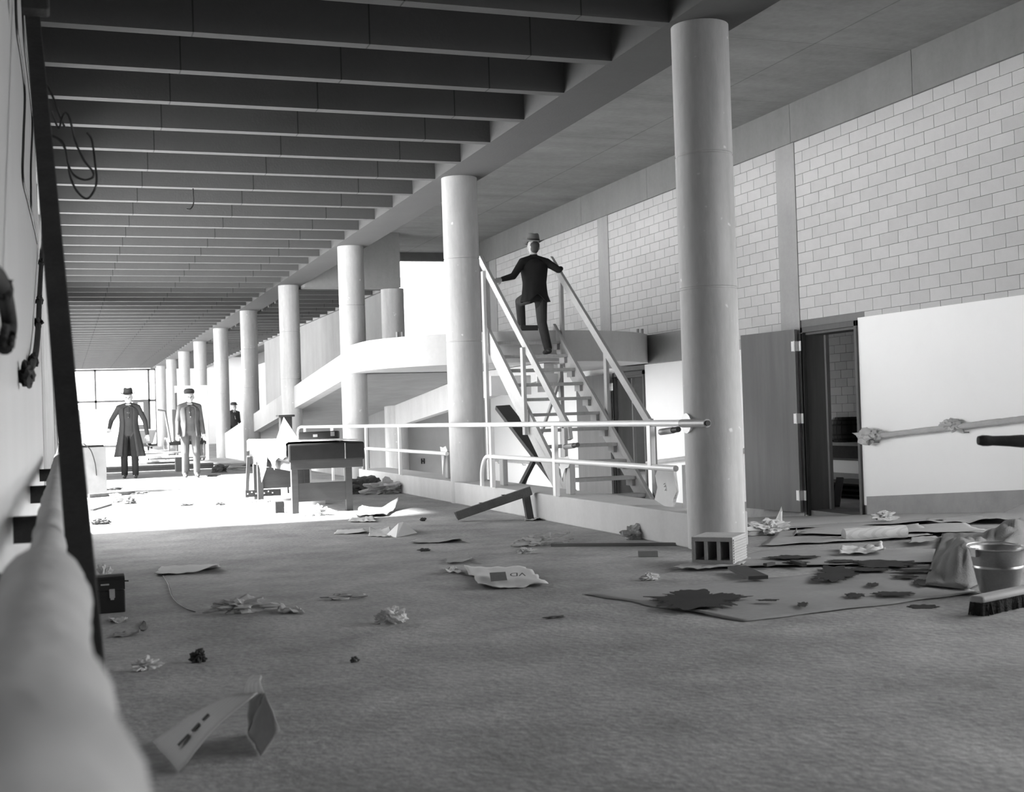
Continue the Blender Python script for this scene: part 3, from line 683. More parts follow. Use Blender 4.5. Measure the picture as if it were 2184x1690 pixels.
# ------------------------------------------------------------------ loose paper on the floor
def sheet(name, label, quad, h, seed, m, lifts=(0, 0, 0, 0), freq=3., z0=.004, cat='paper', group='loose paper on the floor', fz=None, nu=18, nv=12, ragged=.06, thick=.0015):
    """a creased sheet lying on the floor between four floor points (given in photo pixels)"""
    c = [F(*p) for p in quad]
    if fz: c = [Vector((p.x, p.y, 0)) for p in c]
    org = sum(c, Vector())/4; mb = MB(); size = max((c[1]-c[0]).length, (c[3]-c[0]).length)
    for j in range(nv+1):
        for i in range(nu+1):
            u, v = i/nu, j/nv
            ur = u+ragged*(noise.noise(Vector((v*5, seed, 1)))*(1-u)+noise.noise(Vector((v*5, seed, 2)))*u)*(1 if i in (0, nu) else .5)
            vr = v+ragged*(noise.noise(Vector((u*6, seed, 3)))*(1-v)+noise.noise(Vector((u*6, seed, 4)))*v)*(1 if j in (0, nv) else .5)
            p = c[0]*(1-ur)*(1-vr)+c[1]*ur*(1-vr)+c[2]*ur*vr+c[3]*(1-ur)*vr
            q = Vector((u*freq, v*freq, seed*1.7))
            n = abs(noise.noise(q))*1.3+.5*abs(noise.noise(q*2.3+Vector((5, 5, 5))))
            z = h*n
            for k, (a, b) in enumerate(((0, 0), (1, 0), (1, 1), (0, 1))):
                w = max(0, 1-((u-a)**2+(v-b)**2)**.5/.65); z += lifts[k]*w*w
            base = fz(p.x, p.y) if fz else 0
            mb.v.append((p.x-org.x, p.y-org.y, base+z0+z))
    for j in range(nv):
        for i in range(nu): k = j*(nu+1)+i; mb.f.append((k, k+1, k+nu+2, k+nu+1))
    o = mb.build(name, m, None, 35); o.location = (org.x, org.y, 0)
    s = o.modifiers.new('thick', 'SOLIDIFY'); s.thickness = thick; s.offset = 1
    tag(o, label, cat, group); return o
def wad(name, label, px, sz, seed, m, sub=4, amp=.55, cat='paper', group='crumpled paper on the floor', fz=0.):
    p = F(*px, fz); me = crumple_mesh(sz, seed, m, sub, amp, name); o = link(name, me)
    zmin = min(v.co.z for v in me.vertices); 
    for v in me.vertices: v.co.z = max(v.co.z, zmin*.55)
    zmin = min(v.co.z for v in me.vertices); o.location = (p.x, p.y, fz-zmin); tag(o, label, cat, group); return o
def rampf_z(x, y): return ramp_z(y) if x > 4.87 else 0.

# big floor papers on the right
def ground_paper(label, quad, seed, m='kraft', h=.012, lifts=(0, 0, 0, 0), z0=.003): return sheet('floor_paper', label, quad, h, seed, m, lifts, 2.5, z0, 'paper', 'brown protective paper sheets on the floor', rampf_z, 30, 16, .025)
ground_paper('large brown paper sheet with dark wet stains in front of the nearest column', [(1588, 1328), (2085, 1268), (1985, 1205), (1242, 1269)][0:4], 1, h=.006)
ground_paper('brown paper sheet reaching from the clay tile to the bucket', [(1425, 1216), (2010, 1206), (2000, 1176), (1640, 1178)], 2, h=.010, z0=.012)
ground_paper('brown paper strip with a curled front edge behind the clay tile', [(1625, 1168), (1990, 1150), (1960, 1130), (1660, 1140)], 3, 'kraft_pale', .022, (.0, .01, .02, .01), .012)
ground_paper('brown paper strip lying on the ramp top before the open door', [(1640, 1128), (2020, 1120), (1980, 1108), (1650, 1114)], 4, 'kraft_pale', .022, (0, .02, .01, 0), .012)
ground_paper('brown paper sheet with a raised edge below the wrapped handrail', [(1780, 1112), (2100, 1108), (2080, 1097), (1790, 1101)], 5, 'kraft_pale', .018, (.01, .01, 0, 0), .012)
ground_paper('brown paper sheet bunched up at the right edge below the wall', [(1975, 1122), (2190, 1118), (2190, 1090), (2010, 1100)], 6, 'kraft_pale', .045, (.02, .03, .06, 0), .012)
ground_paper('brown paper sheet running to the door sill', [(1600, 1118), (1760, 1112), (1740, 1102), (1610, 1106)], 7, 'kraft_pale', .010, (.01, 0, 0, .01), .010)
ground_paper('brown paper sheet behind the rolled newspaper', [(1700, 1150), (2110, 1142), (2060, 1126), (1720, 1130)], 8, 'kraft_pale', .016, (.015, .01, .02, 0), .02)
# wet stains
def stain(label, cx, cy, rx, ry, seed, n=220, z=.024):
    rx *= .82; ry *= .8; c = F(cx, cy); ex = F(cx+rx, cy)-c; ey = F(cx, cy-ry)-c; mb = MB(); top = []
    for k in range(n):
        t = 2*math.pi*k/n; r = 1+.45*noise.noise(Vector((math.cos(t)*1.6, math.sin(t)*1.6, seed)))+.30*noise.noise(Vector((math.cos(t)*3.5, math.sin(t)*3.5, seed+3)))+.45*noise.noise(Vector((math.cos(t)*9, math.sin(t)*9, seed+9)))*abs(math.cos(t))+.25*noise.noise(Vector((math.cos(t)*22, math.sin(t)*22, seed+5)))*abs(math.cos(t))
        q = ex*math.cos(t)*r+ey*math.sin(t)*r; top.append((q.x, q.y))
    mb.prism(top, 0, .0015, 2); o = mb.build('wet_stain', 'wet_stain'); o.location = (c.x, c.y, z); tag(o, label, 'stain', 'dark wet stains on the floor paper'); return o
stain('largest dark wet stain, near the front corner of the brown paper', 1490, 1288, 105, 22, 2.2)
stain('broad dark wet stain in the middle of the brown paper', 1782, 1232, 50, 18, 5.1)
stain('long streaky wet stain left of the bucket', 1880, 1211, 85, 9, 8.4)
stain('small dark stain near the front edge of the brown paper', 1712, 1298, 14, 6, 3.3, z=.02)
stain('wet stain beside the cloth folds near the bucket', 1965, 1250, 22, 8, 1.4, z=.02)
stain('flat oval wet stain in front of the bucket', 1825, 1278, 26, 6, 7.7, z=.02)
stain('thin wet stain right of the flat oval one', 1905, 1275, 45, 6, 9.2, z=.02)
stain('small round stain between the broad one and the oval one', 1862, 1255, 14, 6, 12.5, z=.02)
stain('wet streak just behind the loose plank', 1690, 1198, 60, 5, 15.5, z=.03)
for i_, (sx, sy, ra, rb, nm) in enumerate(((1930, 1238, 30, 4, 'faint wet streak between the broad stain and the cloth'), (1850, 1222, 45, 5, 'wet streak touching the right of the broad stain'), (1745, 1245, 18, 4, 'small wet blot left below the broad stain'), (1950, 1225, 50, 4, 'wet streak close to the cloth folds'), (1800, 1205, 40, 4, 'wet streak behind the broad stain'), (1640, 1290, 22, 3, 'small wet tail right of the largest stain'), (1700, 1208, 30, 3, 'thin wet line beside the slim offcut'))):
    stain(nm, sx, sy, ra, rb, 30+i_*2.3, z=.021+.0004*i_)
stain('dark patch on the bare floor before the bucket', 1968, 1295, 36, 5, 18.1, z=.0015)

tent = thing('newspaper_tent', 'folded newspaper standing like a tent in the left foreground', 'newspaper', tuple(F(460, 1610)))
a, b, c_, d_ = F(327, 1583), F(383, 1650), F(556, 1614), F(597, 1560)
def up_at(px, py, dep): return CAM+ray(px, py)*dep
r0, r1, r2 = up_at(502, 1480, 4.02), up_at(548, 1478, 3.92), up_at(546, 1437, 4.06)
def panel(pts, nm, mt, bow=.0):
    mb = MB(); n = 8; A, B, C, D = pts; cen = (A+B+C+D)/4; nr = (B-A).cross(D-A).normalized()
    for j in range(n+1):
        for i in range(n+1):
            u, v = i/n, j/n; p = A*(1-u)*(1-v)+B*u*(1-v)+C*u*v+D*(1-u)*v
            p = p+nr*(bow*math.sin(math.pi*v)+.006*noise.noise(Vector((u*3, v*3, bow*90)))); p.z = max(p.z, .002); mb.v.append(tuple(p))
    for j in range(n):
        for i in range(n): k = j*(n+1)+i; mb.f.append((k, k+1, k+n+2, k+n+1))
    o = mb.build(nm, mt, tent, 50); s = o.modifiers.new('t', 'SOLIDIFY'); s.thickness = .003; return o
panel([a, b, r1, r0], 'printed_leaf', 'newsprint', .015)
panel([F(530, 1566), c_, up_at(597, 1558, 4.02), up_at(566, 1478, 3.98)], 'back_leaf', 'kraft', .0)  # inside leaf in darker paper, shade of the fold put into its colour
panel([F(530, 1566), up_at(566, 1478, 3.98), up_at(560, 1478, 3.99), up_at(532, 1480, 4.1)], 'back_leaf', 'kraft', .0)
panel([up_at(520, 1483, 4.05), up_at(562, 1480, 3.98), up_at(556, 1440, 4.02), up_at(540, 1440, 4.08)], 'top_fold', 'newsprint', .01)
dd = (b-a); e1 = (r0-a)
for i, (t0, t1, wd_) in enumerate(((.16, .30, .03), (.34, .44, .03), (.48, .56, .028))):
    p0 = b+(r1-b)*t0+(a-b)*.28; p1 = b+(r1-b)*t1+(a-b)*.28; nn = (b-a).cross(r0-a).normalized(); nn = nn if nn.dot(CAM-p0) > 0 else -nn
    w = (a-b).normalized()*wd_; MB().add([p0+nn*.022, p1+nn*.022, p1+w+nn*.022, p0+w+nn*.022], [(0, 1, 2, 3)]).build('printed_block', 'print_grey', tent)
news = sheet('newspaper', 'crumpled newspaper with a dark picture and large letters in the middle foreground', [(1028, 1260), (1170, 1252), (1122, 1212), (990, 1216)], .018, 11, 'newsprint', (.03, .015, .0, .02), 3.2, .004, 'newspaper', None, thick=.003)
pic = F(1063, 1228); q1 = [F(1047, 1241, .046), F(1082, 1238, .046), F(1078, 1220, .046), F(1044, 1222, .046)]
m = MB(); m.add([(p.x-news.location.x, p.y-news.location.y, .046) for p in q1], [(0, 1, 2, 3)]); o = m.build('picture', 'print_grey', None); o.parent = news
o = link('lettering', text_mesh('VD', .10, 'print_black'), news); pl = F(1104, 1226, .05); o.matrix_parent_inverse = Matrix(); o.location = (pl.x-news.location.x, pl.y-news.location.y, .052); o.rotation_euler.z = math.pi-YAW; o.scale = (.75, 2.4, 1)
sheet('newspaper_flap', 'torn white corner of newspaper left of the pictured page', [(950, 1226), (985, 1229), (975, 1215), (956, 1213)], .02, 12, 'newsprint', (.02, .02, 0, 0))
sheet('paper_sheet', 'flat ragged paper sheet on the dark floor left of centre', [(328, 1230), (468, 1222), (468, 1205), (345, 1210)], .012, 13, 'newsprint', (.02, .05, .0, .0))
wad('crumpled_paper', 'twisted crumpled paper below the flat ragged sheet', (512, 1308), (.17, .05, .045), 4, 'kraft_pale', amp=.8)
sheet('paper_sheet', 'thin torn sheet trailing from the twisted crumpled paper', [(590, 1312), (650, 1310), (635, 1299), (594, 1300)], .02, 14, 'kraft_pale', (.01, .0, .0, .03))
wad('crumpled_paper', 'small pale crumpled paper behind the newspaper tent', (310, 1430), (.055, .03, .028), 7, 'newsprint', amp=.9)
wad('crumpled_paper', 'small dark crumpled lump behind the newspaper tent', (424, 1413), (.032, .03, .032), 8, 'timber_dark', amp=.6)
wad('crumpled_paper', 'crumpled newsprint wad alone on the floor left of centre', (832, 1330), (.075, .045, .05), 9, 'newsprint', amp=.7)
sheet('paper_sheet', 'torn scrap just left of the pictured newspaper', [(948, 1205), (1008, 1203), (1000, 1190), (955, 1191)], .014, 15, 'kraft_pale', (.01, .04, .03, 0))
sheet('paper_sheet', 'narrow flat sheet below the white peaked paper', [(872, 1161), (985, 1158), (980, 1150), (890, 1152)], .012, 16, 'kraft_pale', (.01, .03, .0, 0))
wad('crumpled_paper', 'flattened roll of crumpled newspaper near the long lath', (1155, 1163), (.24, .06, .06), 10, 'newsprint', amp=.6)
wad('crumpled_paper', 'tiny crumpled scrap below the long lath', (1118, 1181), (.06, .03, .022), 11, 'newsprint', amp=.8)
wp = thing('white_paper_fold', 'white peaked paper on the floor in front of the workbench', 'paper', tuple(F(850, 1143)))
pk = F(855, 1145); 
m = MB(); A_ = F(822, 1143); B_ = F(845, 1147); C_ = F(890, 1137); D_ = F(860, 1128); t_ = onY(861, 1113, D_.y-.25); t2 = onY(850, 1116, A_.y)
m.v = [tuple(p) for p in (A_, B_, C_, D_, t_, t2)]; m.f = [(0, 1, 5), (1, 4, 5), (1, 2, 4), (2, 3, 4), (3, 0, 5, 4), (3, 2, 1, 0)]; m.build('peak', 'paper_white', wp)
fl = sheet('flap', '', [(786, 1145), (835, 1147), (832, 1131), (788, 1133)], .008, 17, 'newsprint', (.0, 0, .03, .03)); 
for k in ('label', 'category', 'group'): del fl[k]
fl.parent = wp; fl.matrix_parent_inverse = wp.matrix_world.inverted()
sheet('paper_sheet', 'flat paper strip left of the white peaked paper', [(712, 1141), (785, 1139), (775, 1130), (720, 1132)], .01, 18, 'newsprint', (0, .02, 0, 0))
sheet('kraft_curl', 'curled brown paper on the floor right of the workbench leg', [(752, 1106), (826, 1102), (850, 1085), (772, 1088)], .03, 19, 'kraft', (.03, .0, .12, .06), 2.)
sheet('paper_sheet', 'small crumpled scraps in front of the curled brown paper', [(742, 1115), (802, 1115), (795, 1106), (750, 1107)], .02, 20, 'newsprint', (.01, .01, .02, 0), 5.)
wad('rag_heap', 'heap of dark rags at the end of the kerb behind the workbench', (775, 1052), (.28, .2, .12), 12, 'debris_dark', amp=.7, cat='rags', group=None)
wad('rag_heap', 'pale rag lying against the kerb beside the dark rags', (825, 1053), (.28, .16, .11), 13, 'rag', amp=.7, cat='rags', group=None)
wad('crumpled_paper', 'crumpled paper under the near end of the workbench', (678, 1100), (.12, .07, .06), 14, 'newsprint', amp=.9)
wad('crumpled_paper', 'crumpled paper bag against the kerb near the nearest column', (1352, 1150), (.10, .06, .06), 15, 'newsprint', amp=.8)
wad('crumpled_paper', 'small pale curl of paper left of the loose plank', (1385, 1238), (.06, .03, .025), 16, 'newsprint', amp=.6)
sheet('paper_sheet', 'scrap of paper under the leg of the tilted straightedge', [(1118, 1112), (1152, 1112), (1150, 1103), (1122, 1103)], .012, 21, 'newsprint', (0, .03, .02, 0))
wad('crumpled_paper', 'white crumpled newspaper standing up right of the nearest column', (1640, 1140), (.17, .10, .07), 17, 'newsprint', amp=.7)
sheet('paper_sheet', 'raised pointed flap of newspaper right of the nearest column', [(1615, 1138), (1672, 1134), (1668, 1124), (1620, 1128)], .02, 22, 'paper_white', (0, .0, .16, .0), 3., .01)
sheet('paper_sheet', 'small folded corner of paper right of the clay tile', [(1672, 1152), (1702, 1150), (1700, 1143), (1676, 1144)], .01, 23, 'kraft_pale', (0, .05, .05, 0), z0=.012)
nr = thing('newspaper_roll', 'rolled newspaper lying on the brown paper before the open door', 'newspaper', tuple(F(1890, 1155)))
a, b = F(1800, 1156), F(1932, 1150)
pp, rr_ = lumpy([(a.x, a.y, .05), (b.x, b.y, .055)], .045, 33, .25); MB().tube(pp, rr_, 12).build('roll', 'newsprint', nr, 50)
sheet('paper_sheet', 'pale sheet right of the rolled newspaper', [(1940, 1168), (2010, 1163), (1995, 1153), (1945, 1156)], .012, 24, 'kraft_pale', (0, .03, 0, 0), z0=.03)
sheet('paper_sheet', 'ragged torn sheet with curled edge on the brown paper', [(1790, 1192), (1890, 1190), (1880, 1177), (1795, 1178)], .03, 25, 'newsprint', (.0, .03, .03, .02), 4., .024)
wad('crumpled_paper', 'small wad of paper on the brown sheet below the wrapped handrail', (1885, 1110), (.12, .06, .04), 18, 'newsprint', amp=.8, fz=0)
sheet('paper_sheet', 'thin scrap at the far left by the black chest', [(240, 1362), (300, 1358), (290, 1350), (245, 1352)], .01, 26, 'kraft', (.0, .03, 0, 0))
sheet('paper_sheet', 'curled paper edge in front of the black chest', [(232, 1335), (272, 1332), (268, 1320), (234, 1322)], .012, 27, 'newsprint', (.04, .03, 0, 0))
wad('crumpled_paper', 'crumpled scrap standing behind the black chest', (225, 1236), (.05, .03, .06), 19, 'newsprint', amp=.8)
wad('crumpled_paper', 'dark wad on the sunlit floor left of the men', (214, 1119), (.10, .06, .04), 20, 'debris_dark', amp=.6)
o = curve_tube('floor_wire', [F(x, y, .004) for x, y in [(345, 1225), (358, 1245), (366, 1270), (380, 1288), (400, 1300), (416, 1305)]], .003, 'wire_black'); tag(o, 'thin wire lying below the flat ragged sheet', 'wire')
o = curve_tube('wire_ring', [F(x, y, .004) for x, y in [(306, 1325), (298, 1335), (300, 1344), (308, 1345), (313, 1337), (310, 1328), (306, 1325)]], .003, 'wire_black'); tag(o, 'small loop of wire on the dark floor near the black chest', 'wire')
A = F(1176, 1166); B = F(1462, 1164); o = MB().bar((A.x, A.y, .012), (B.x, B.y, .012), .035, .024).build('long_lath', 'crate_grey', bevel=.002); tag(o, 'long thin lath lying on the floor left of the nearest column', 'lath')
A = F(1361, 1188); B = F(1404, 1187); o = MB().bar((A.x, A.y, .022), (B.x, B.y, .022), .06, .044).build('pale_block', 'crate_grey', bevel=.004); tag(o, 'small pale block on the floor below the long lath', 'block')
# ------------------------------------------------------------------ clay tile block, plank, bits of wood
TL, TM, TR_ = F(1476, 1208), F(1558, 1210), F(1608, 1195)
ux = (TM-TL); uy = (TR_-TM); wx, wy = ux.length, uy.length; ux.normalize(); uy = (uy-ux*uy.dot(ux)).normalized(); hz = .178
ct = thing('clay_tile', 'hollow clay tile block with three dark cells at the foot of the nearest column', 'tile', tuple(TL))
def TP(a, b, z): p = TL+ux*a+uy*b; return (p.x, p.y, z)
wx = .275; wy = .33; t = .024; cells = [(t, t+.062), (2*t+.062, 2*t+.124), (3*t+.124, 3*t+.186)]; x_end = 4*t+.186
mb = MB()
def tbox(mb, a0, a1, b0, b1, z0, z1):
    v = [TP(a, b, z) for z in (z0, z1) for a, b in ((a0, b0), (a1, b0), (a1, b1), (a0, b1))]
    mb.add(v, [(0, 3, 2, 1), (4, 5, 6, 7), (0, 1, 5, 4), (1, 2, 6, 5), (2, 3, 7, 6), (3, 0, 4, 7)])
zb = .016
tbox(mb, 0, x_end, 0, wy, zb, zb+.026); tbox(mb, 0, x_end, 0, wy, zb+hz-.03, zb+hz)
tbox(mb, 0, t, 0, wy, zb+.026, zb+hz-.03)
for a0, a1 in cells: tbox(mb, a1, a1+t, 0, wy, zb+.026, zb+hz-.03)
mb.build('shell', 'clay_tile', ct, bevel=.003)
mb = MB(); tbox(mb, t, x_end-t, wy-.02, wy-.01, zb+.026, zb+hz-.03); mb.build('cell_shade', 'clay_shaded', ct)  # dark plate closing the cells, shade of the hollows is in its colour
for k in range(9):
    mb = MB(); tbox(mb, x_end, x_end+.006, .01, wy-.01, zb+.010+k*.0178, zb+.021+k*.0178); mb.build('scored_ridge', 'clay_tile', ct)
sheet('paper_sheet', 'crumpled paper sheet beneath the clay tile block', [(1430, 1222), (1580, 1216), (1600, 1196), (1478, 1200)], .014, 28, 'kraft_pale', (.02, .015, 0, 0), 4., .012)
A, B = F(1572, 1222), F(1618, 1244); o = MB().bar((A.x, A.y, .032), (B.x, B.y, .032), .12, .022).build('loose_plank', 'bench_wood', bevel=.003); tag(o, 'short loose plank on the brown paper before the clay tile', 'plank')
for i, (p0, p1) in enumerate((((1632, 1216), (1650, 1213)), ((1690, 1208), (1716, 1216)))):
    A, B = F(*p0), F(*p1); o = MB().bar((A.x, A.y, .032), (B.x, B.y, .032), .03, .02).build('wood_offcut', 'bench_wood'); tag(o, ['small wood offcut right behind the loose plank', 'slim wood offcut between the loose plank and the broad stain'][i], 'wood')
# ------------------------------------------------------------------ bucket, cloth, broom
bk = thing('bucket', 'dented galvanised bucket at the right edge', 'bucket', (0, 0, 0)); bp = F(2131, 1268)
zc = .012; prof = [(r_, z_*.86) for r_, z_ in [(.001, .0), (.096, .0), (.102, .02), (.125, .15), (.129, .155), (.129, .165), (.127, .17), (.144, .265), (.149, .27), (.149, .278), (.143, .278), (.139, .27), (.098, .02), (.001, .02)]]
MB().lathe(prof, (bp.x, bp.y, zc), 40, cap=False).build('pail', 'galvanised', bk, 35)
for s_ in (-1, 1): MB().box(bp.x+s_*.15-.012, bp.x+s_*.15+.012, bp.y-.02, bp.y+.02, zc+.20, zc+.245).build('ear', 'galvanised', bk)
curve_tube('bail_handle', [(bp.x+.152*math.cos(t), bp.y+.152*math.sin(t)*.98+.01, zc+.242+.01*math.sin(t)) for t in np.linspace(0, math.pi, 12)], .004, 'steel', bk)
MB().bar((bp.x-.06, bp.y+.05, zc+.12), (bp.x-.075, bp.y+.0, zc+.225), .03, .012).build('stick', 'broom_wood', bk)
grid = []
for i in range(40):
    row = []
    for j in range(30):
        u, v = i/39, j/29; px = 1972+u*260; X0 = F(px, 1262-18*v*0); n_ = F(1972+u*260, 1254+10*min(1, u/.35)-max(0, u-.35)*120); f_ = F(2010+u*220, 1142); p = n_*(1-v)+f_*v
        n1 = noise.noise(Vector((u*4, v*5, 3.3))); n2 = abs(noise.noise(Vector((u*9, v*7, 1.3))))
        bump = math.exp(-((u-.28)**2/.02+(v-.28)**2/.05))*.16+math.exp(-((u-.75)**2/.1+(v-.75)**2/.05))*.13+.06*max(0, n1)+.05*n2*(1+2*max(0, n1))
        edge = min(1, 8*min(u, v, 1-v))
        r = math.hypot(p.x-bp.x, p.y-bp.y); k = 1 if r > .19 else max(0, (r-.165)/.03)
        z = .016+bump*edge; 
        if r < .19: z = min(z, .018)
        row.append((p.x, p.y, z if r > .15 else .0135))
    grid.append(row)
o = cloth('drop_cloth', grid, 'cloth_grey', .004); tag(o, 'heavy grey cloth bunched up around the bucket', 'cloth')
br = thing('push_broom', 'wide push broom with dark bristles in front of the bucket', 'broom', tuple(F(2120, 1300)))
A = F(2084, 1314); B = F(2270, 1272); A.z = B.z = 0; dr = (B-A).normalized(); nrm = Vector((-dr.y, dr.x, 0)); L_ = (B-A).length
mb = MB(); rnd = random.Random(3)
mb.bar((A.x, A.y, .032), (B.x, B.y, .032), .07, .06); mb.build('bristle_core', 'bristle', br)
tuft = MB()
for i in range(90):
    for j in range(4):
        p = A+dr*(L_*(i+rnd.random())/90)+nrm*((j-1.5)*.022); q = p+nrm*rnd.uniform(-.012, .012)+dr*rnd.uniform(-.01, .01)
        tuft.bar((p.x, p.y, .065), (q.x, q.y, .001), .006, .006)
o = tuft.build('bristles', 'bristle', br); o['kind'] = 'stuff'
MB().bar((A.x-.005*dr.x, A.y, .078), (B.x, B.y, .078), .08, .034).build('block', 'broom_wood', br, bevel=.014)
MID = A+dr*(L_*.62); MB().tube([(MID.x, MID.y, .12), (MID.x+.50, MID.y+.55, .55)], .014, 10).build('handle', 'broom_wood', br, 40)
# ------------------------------------------------------------------ black tool chest at the left
cA, cB = F(214, 1310), F(268, 1306)
ch = thing('tool_chest', 'small black chest with bright clasp on the floor at the left', 'chest', (cA.x, cA.y, 0))
x0, x1, y0 = cB.x-.30, cB.x, cB.y
MB().box(x0, x1, y0, y0+.20, 0, .125).build('body', 'chest_black', ch, bevel=.006)
mb = MB(); mb.prism([(y0, .13), (y0+.2, .13), (y0+.2, .18)]+[(y0+.1+.1*math.cos(t), .18+.03*math.sin(t)) for t in np.linspace(0, math.pi, 9)][1:-1]+[(y0, .18)], x0, x1, 0); mb.build('lid', 'chest_black', ch)
cl_ = MB().box(x1-.085, x1-.055, y0-.006, y0, .085, .135); cl_.box(x1-.080, x1-.060, y0-.010, y0-.006, .075, .10); cl_.build('clasp', 'steel', ch)
MB().box(x1-.13, x1-.085, y0-.005, y0, .158, .166).build('hasp', 'steel', ch)
MB().bar((x1, y0+.1, .165), (x1+.025, y0+.1, .163), .008, .008).build('hinge_pin', 'chest_black', ch)

# ------------------------------------------------------------------ store room things
bt = .395
cn = thing('counter', 'plank counter in the store room behind the open door', 'counter', (12.5, 18.5, -.4))
MB().box(12.2, 12.87, 16.8, 21, bt-.05, bt).build('top', 'edge_wood', cn)
MB().box(12.26, 12.3, 16.8, 21, bt-.26, bt-.05).build('apron', 'timber_dark', cn)
for y in (16.9, 20.8): MB().box(12.3, 12.4, y, y+.1, -.4, bt-.05).build('leg', 'timber_dark', cn)
def barrel(label, y, r, h, x=12.52):
    root = thing('barrel', label, 'barrel', (x, y, bt))
    for k in range(18):
        t0, t1 = 2*math.pi*k/18+.02, 2*math.pi*(k+1)/18-.02; mb = MB(); pts = []
        for s_ in range(7):
            z = h*s_/6; rr = r*(1-.22*(2*s_/6-1)**2)
            for q in (rr, rr-.02):
                for t in (t0, t1): pts.append((x+q*math.cos(t), y+q*math.sin(t), bt+z))
        f = []
        for s_ in range(6):
            a = s_*4; f += [(a, a+1, a+5, a+4), (a+2, a+6, a+7, a+3), (a, a+4, a+6, a+2), (a+1, a+3, a+7, a+5)]
        f += [(0, 2, 3, 1), (24, 25, 27, 26)]
        mb.add(pts, f); mb.build('stave', 'barrel_wood', root)
    for z in (.12*h, .30*h, .70*h, .88*h):
        rr = r*(1-.22*(2*z/h-1)**2)+.004; MB().lathe([(rr, z-.015), (rr+.004, z), (rr, z+.015)], (x, y, bt), 24, cap=False).build('hoop', 'timber_dark', root)
    MB().lathe([(.001, h*.93), (r*.78, h*.93)], (x, y, bt), 24, cap=False).build('head', 'barrel_wood', root)
barrel('small wooden keg on the store room counter', 18.35, .26, .42)
bs = thing('wicker_basket', 'dark square basket left of the keg on the store room counter', 'basket', (12.5, 19.0, bt))
for k in range(7): MB().box(12.32, 12.66, 18.70, 19.25, bt+.012+k*.05, bt+.05+k*.05).build('slat', 'barrel_wood', bs)
MB().box(12.335, 12.645, 18.715, 19.235, bt, bt+.36).build('lining', 'timber_dark', bs)
o = MB().bar((12.3, 17.55, .95), (12.75, 17.62, 1.75), .05, .16).build('hanging_jacket', 'suit_dark', bevel=.02); tag(o, 'dark garment hanging at the right of the store room doorway', 'garment')
o = MB().bar((10.2, 15.25, -.39), (10.35, 15.35, .0), .10, .035).build('wood_offcut', 'edge_wood'); tag(o, 'wood offcut leaning just inside the open doorway', 'wood')
ld = thing('drawer_stack', 'low dark slatted rack on the store room floor', 'rack', (11.6, 17, -.4))
for k in range(3): MB().box(11.2, 12.0, 15.9, 17.5, -.36+.08*k, -.33+.08*k).build('slat', 'timber_dark', ld)
for y in (15.95, 17.4): MB().box(11.25, 11.95, y, y+.06, -.4, -.17).build('end', 'timber_dark', ld)

# ------------------------------------------------------------------ people
class Body:
    def __init__(s): s.mb = MB(); s.seg = []
    def cap(s, p, q, r0, r1, mi, n=12):
        p, q = Vector(p), Vector(q); d = (q-p).normalized(); pts = []; rs = []
        for a in (0, 25, 50, 75): t = math.radians(a); pts.append(p-d*r0*math.cos(t)); rs.append(max(.0005, r0*math.sin(t)))
        pts += [p, q]; rs += [r0, r1]
        for a in (75, 50, 25, 0): t = math.radians(a); pts.append(q+d*r1*math.cos(t)); rs.append(max(.0005, r1*math.sin(t)))
        s.mb.tube(pts, rs, n); s.seg.append((p, q, r0, r1, mi))
    def rings(s, rings, mi, n=20):             # loft of (centre, right vec, fwd vec)
        base = len(s.mb.v)
        for c, a, b in rings:
            for k in range(n): t = 2*math.pi*k/n; s.mb.v.append(tuple(c+a*math.cos(t)+b*math.sin(t)))
        for i in range(len(rings)-1):
            for k in range(n): s.mb.f.append((base+i*n+k, base+i*n+(k+1) % n, base+(i+1)*n+(k+1) % n, base+(i+1)*n+k))
        s.mb.f.append(tuple(base+k for k in reversed(range(n)))); s.mb.f.append(tuple(base+(len(rings)-1)*n+k for k in range(n)))
        for (c, a, b), (c2, a2, b2) in zip(rings, rings[1:]): s.seg.append((c, c2, (a.length+b.length)/2, (a2.length+b2.length)/2, mi))
    def finish(s, mats, parent, voxel=.0085):
        me = s.mb.mesh('body', None); o = bpy.data.objects.new('body', me); col.objects.link(o)
        r = o.modifiers.new('r', 'REMESH'); r.mode = 'VOXEL'; r.voxel_size = voxel
        sm = o.modifiers.new('s', 'SMOOTH'); sm.factor = .5; sm.iterations = 3
        dg = bpy.context.evaluated_depsgraph_get(); m2 = bpy.data.meshes.new_from_object(o.evaluated_get(dg)); bpy.data.objects.remove(o)
        m2.name = 'body'; m2.materials.clear()
        for k in mats: m2.materials.append(MATS[k])
        n = len(m2.polygons); C = np.zeros(n*3); m2.polygons.foreach_get('center', C); C = C.reshape(-1, 3); best = np.full(n, 1e9); mi = np.zeros(n, int)
        for p, q, r0, r1, k in s.seg:
            p, q = np.array(p), np.array(q); d = q-p; L = max(1e-9, d@d); t = np.clip((C-p)@d/L, 0, 1); D = np.linalg.norm(C-(p+t[:, None]*d), axis=1)-(r0+(r1-r0)*t)
            w = D < best; best[w] = D[w]; mi[w] = k
        m2.polygons.foreach_set('material_index', mi.astype(np.int32)); m2.shade_smooth(); return link('body', m2, parent)
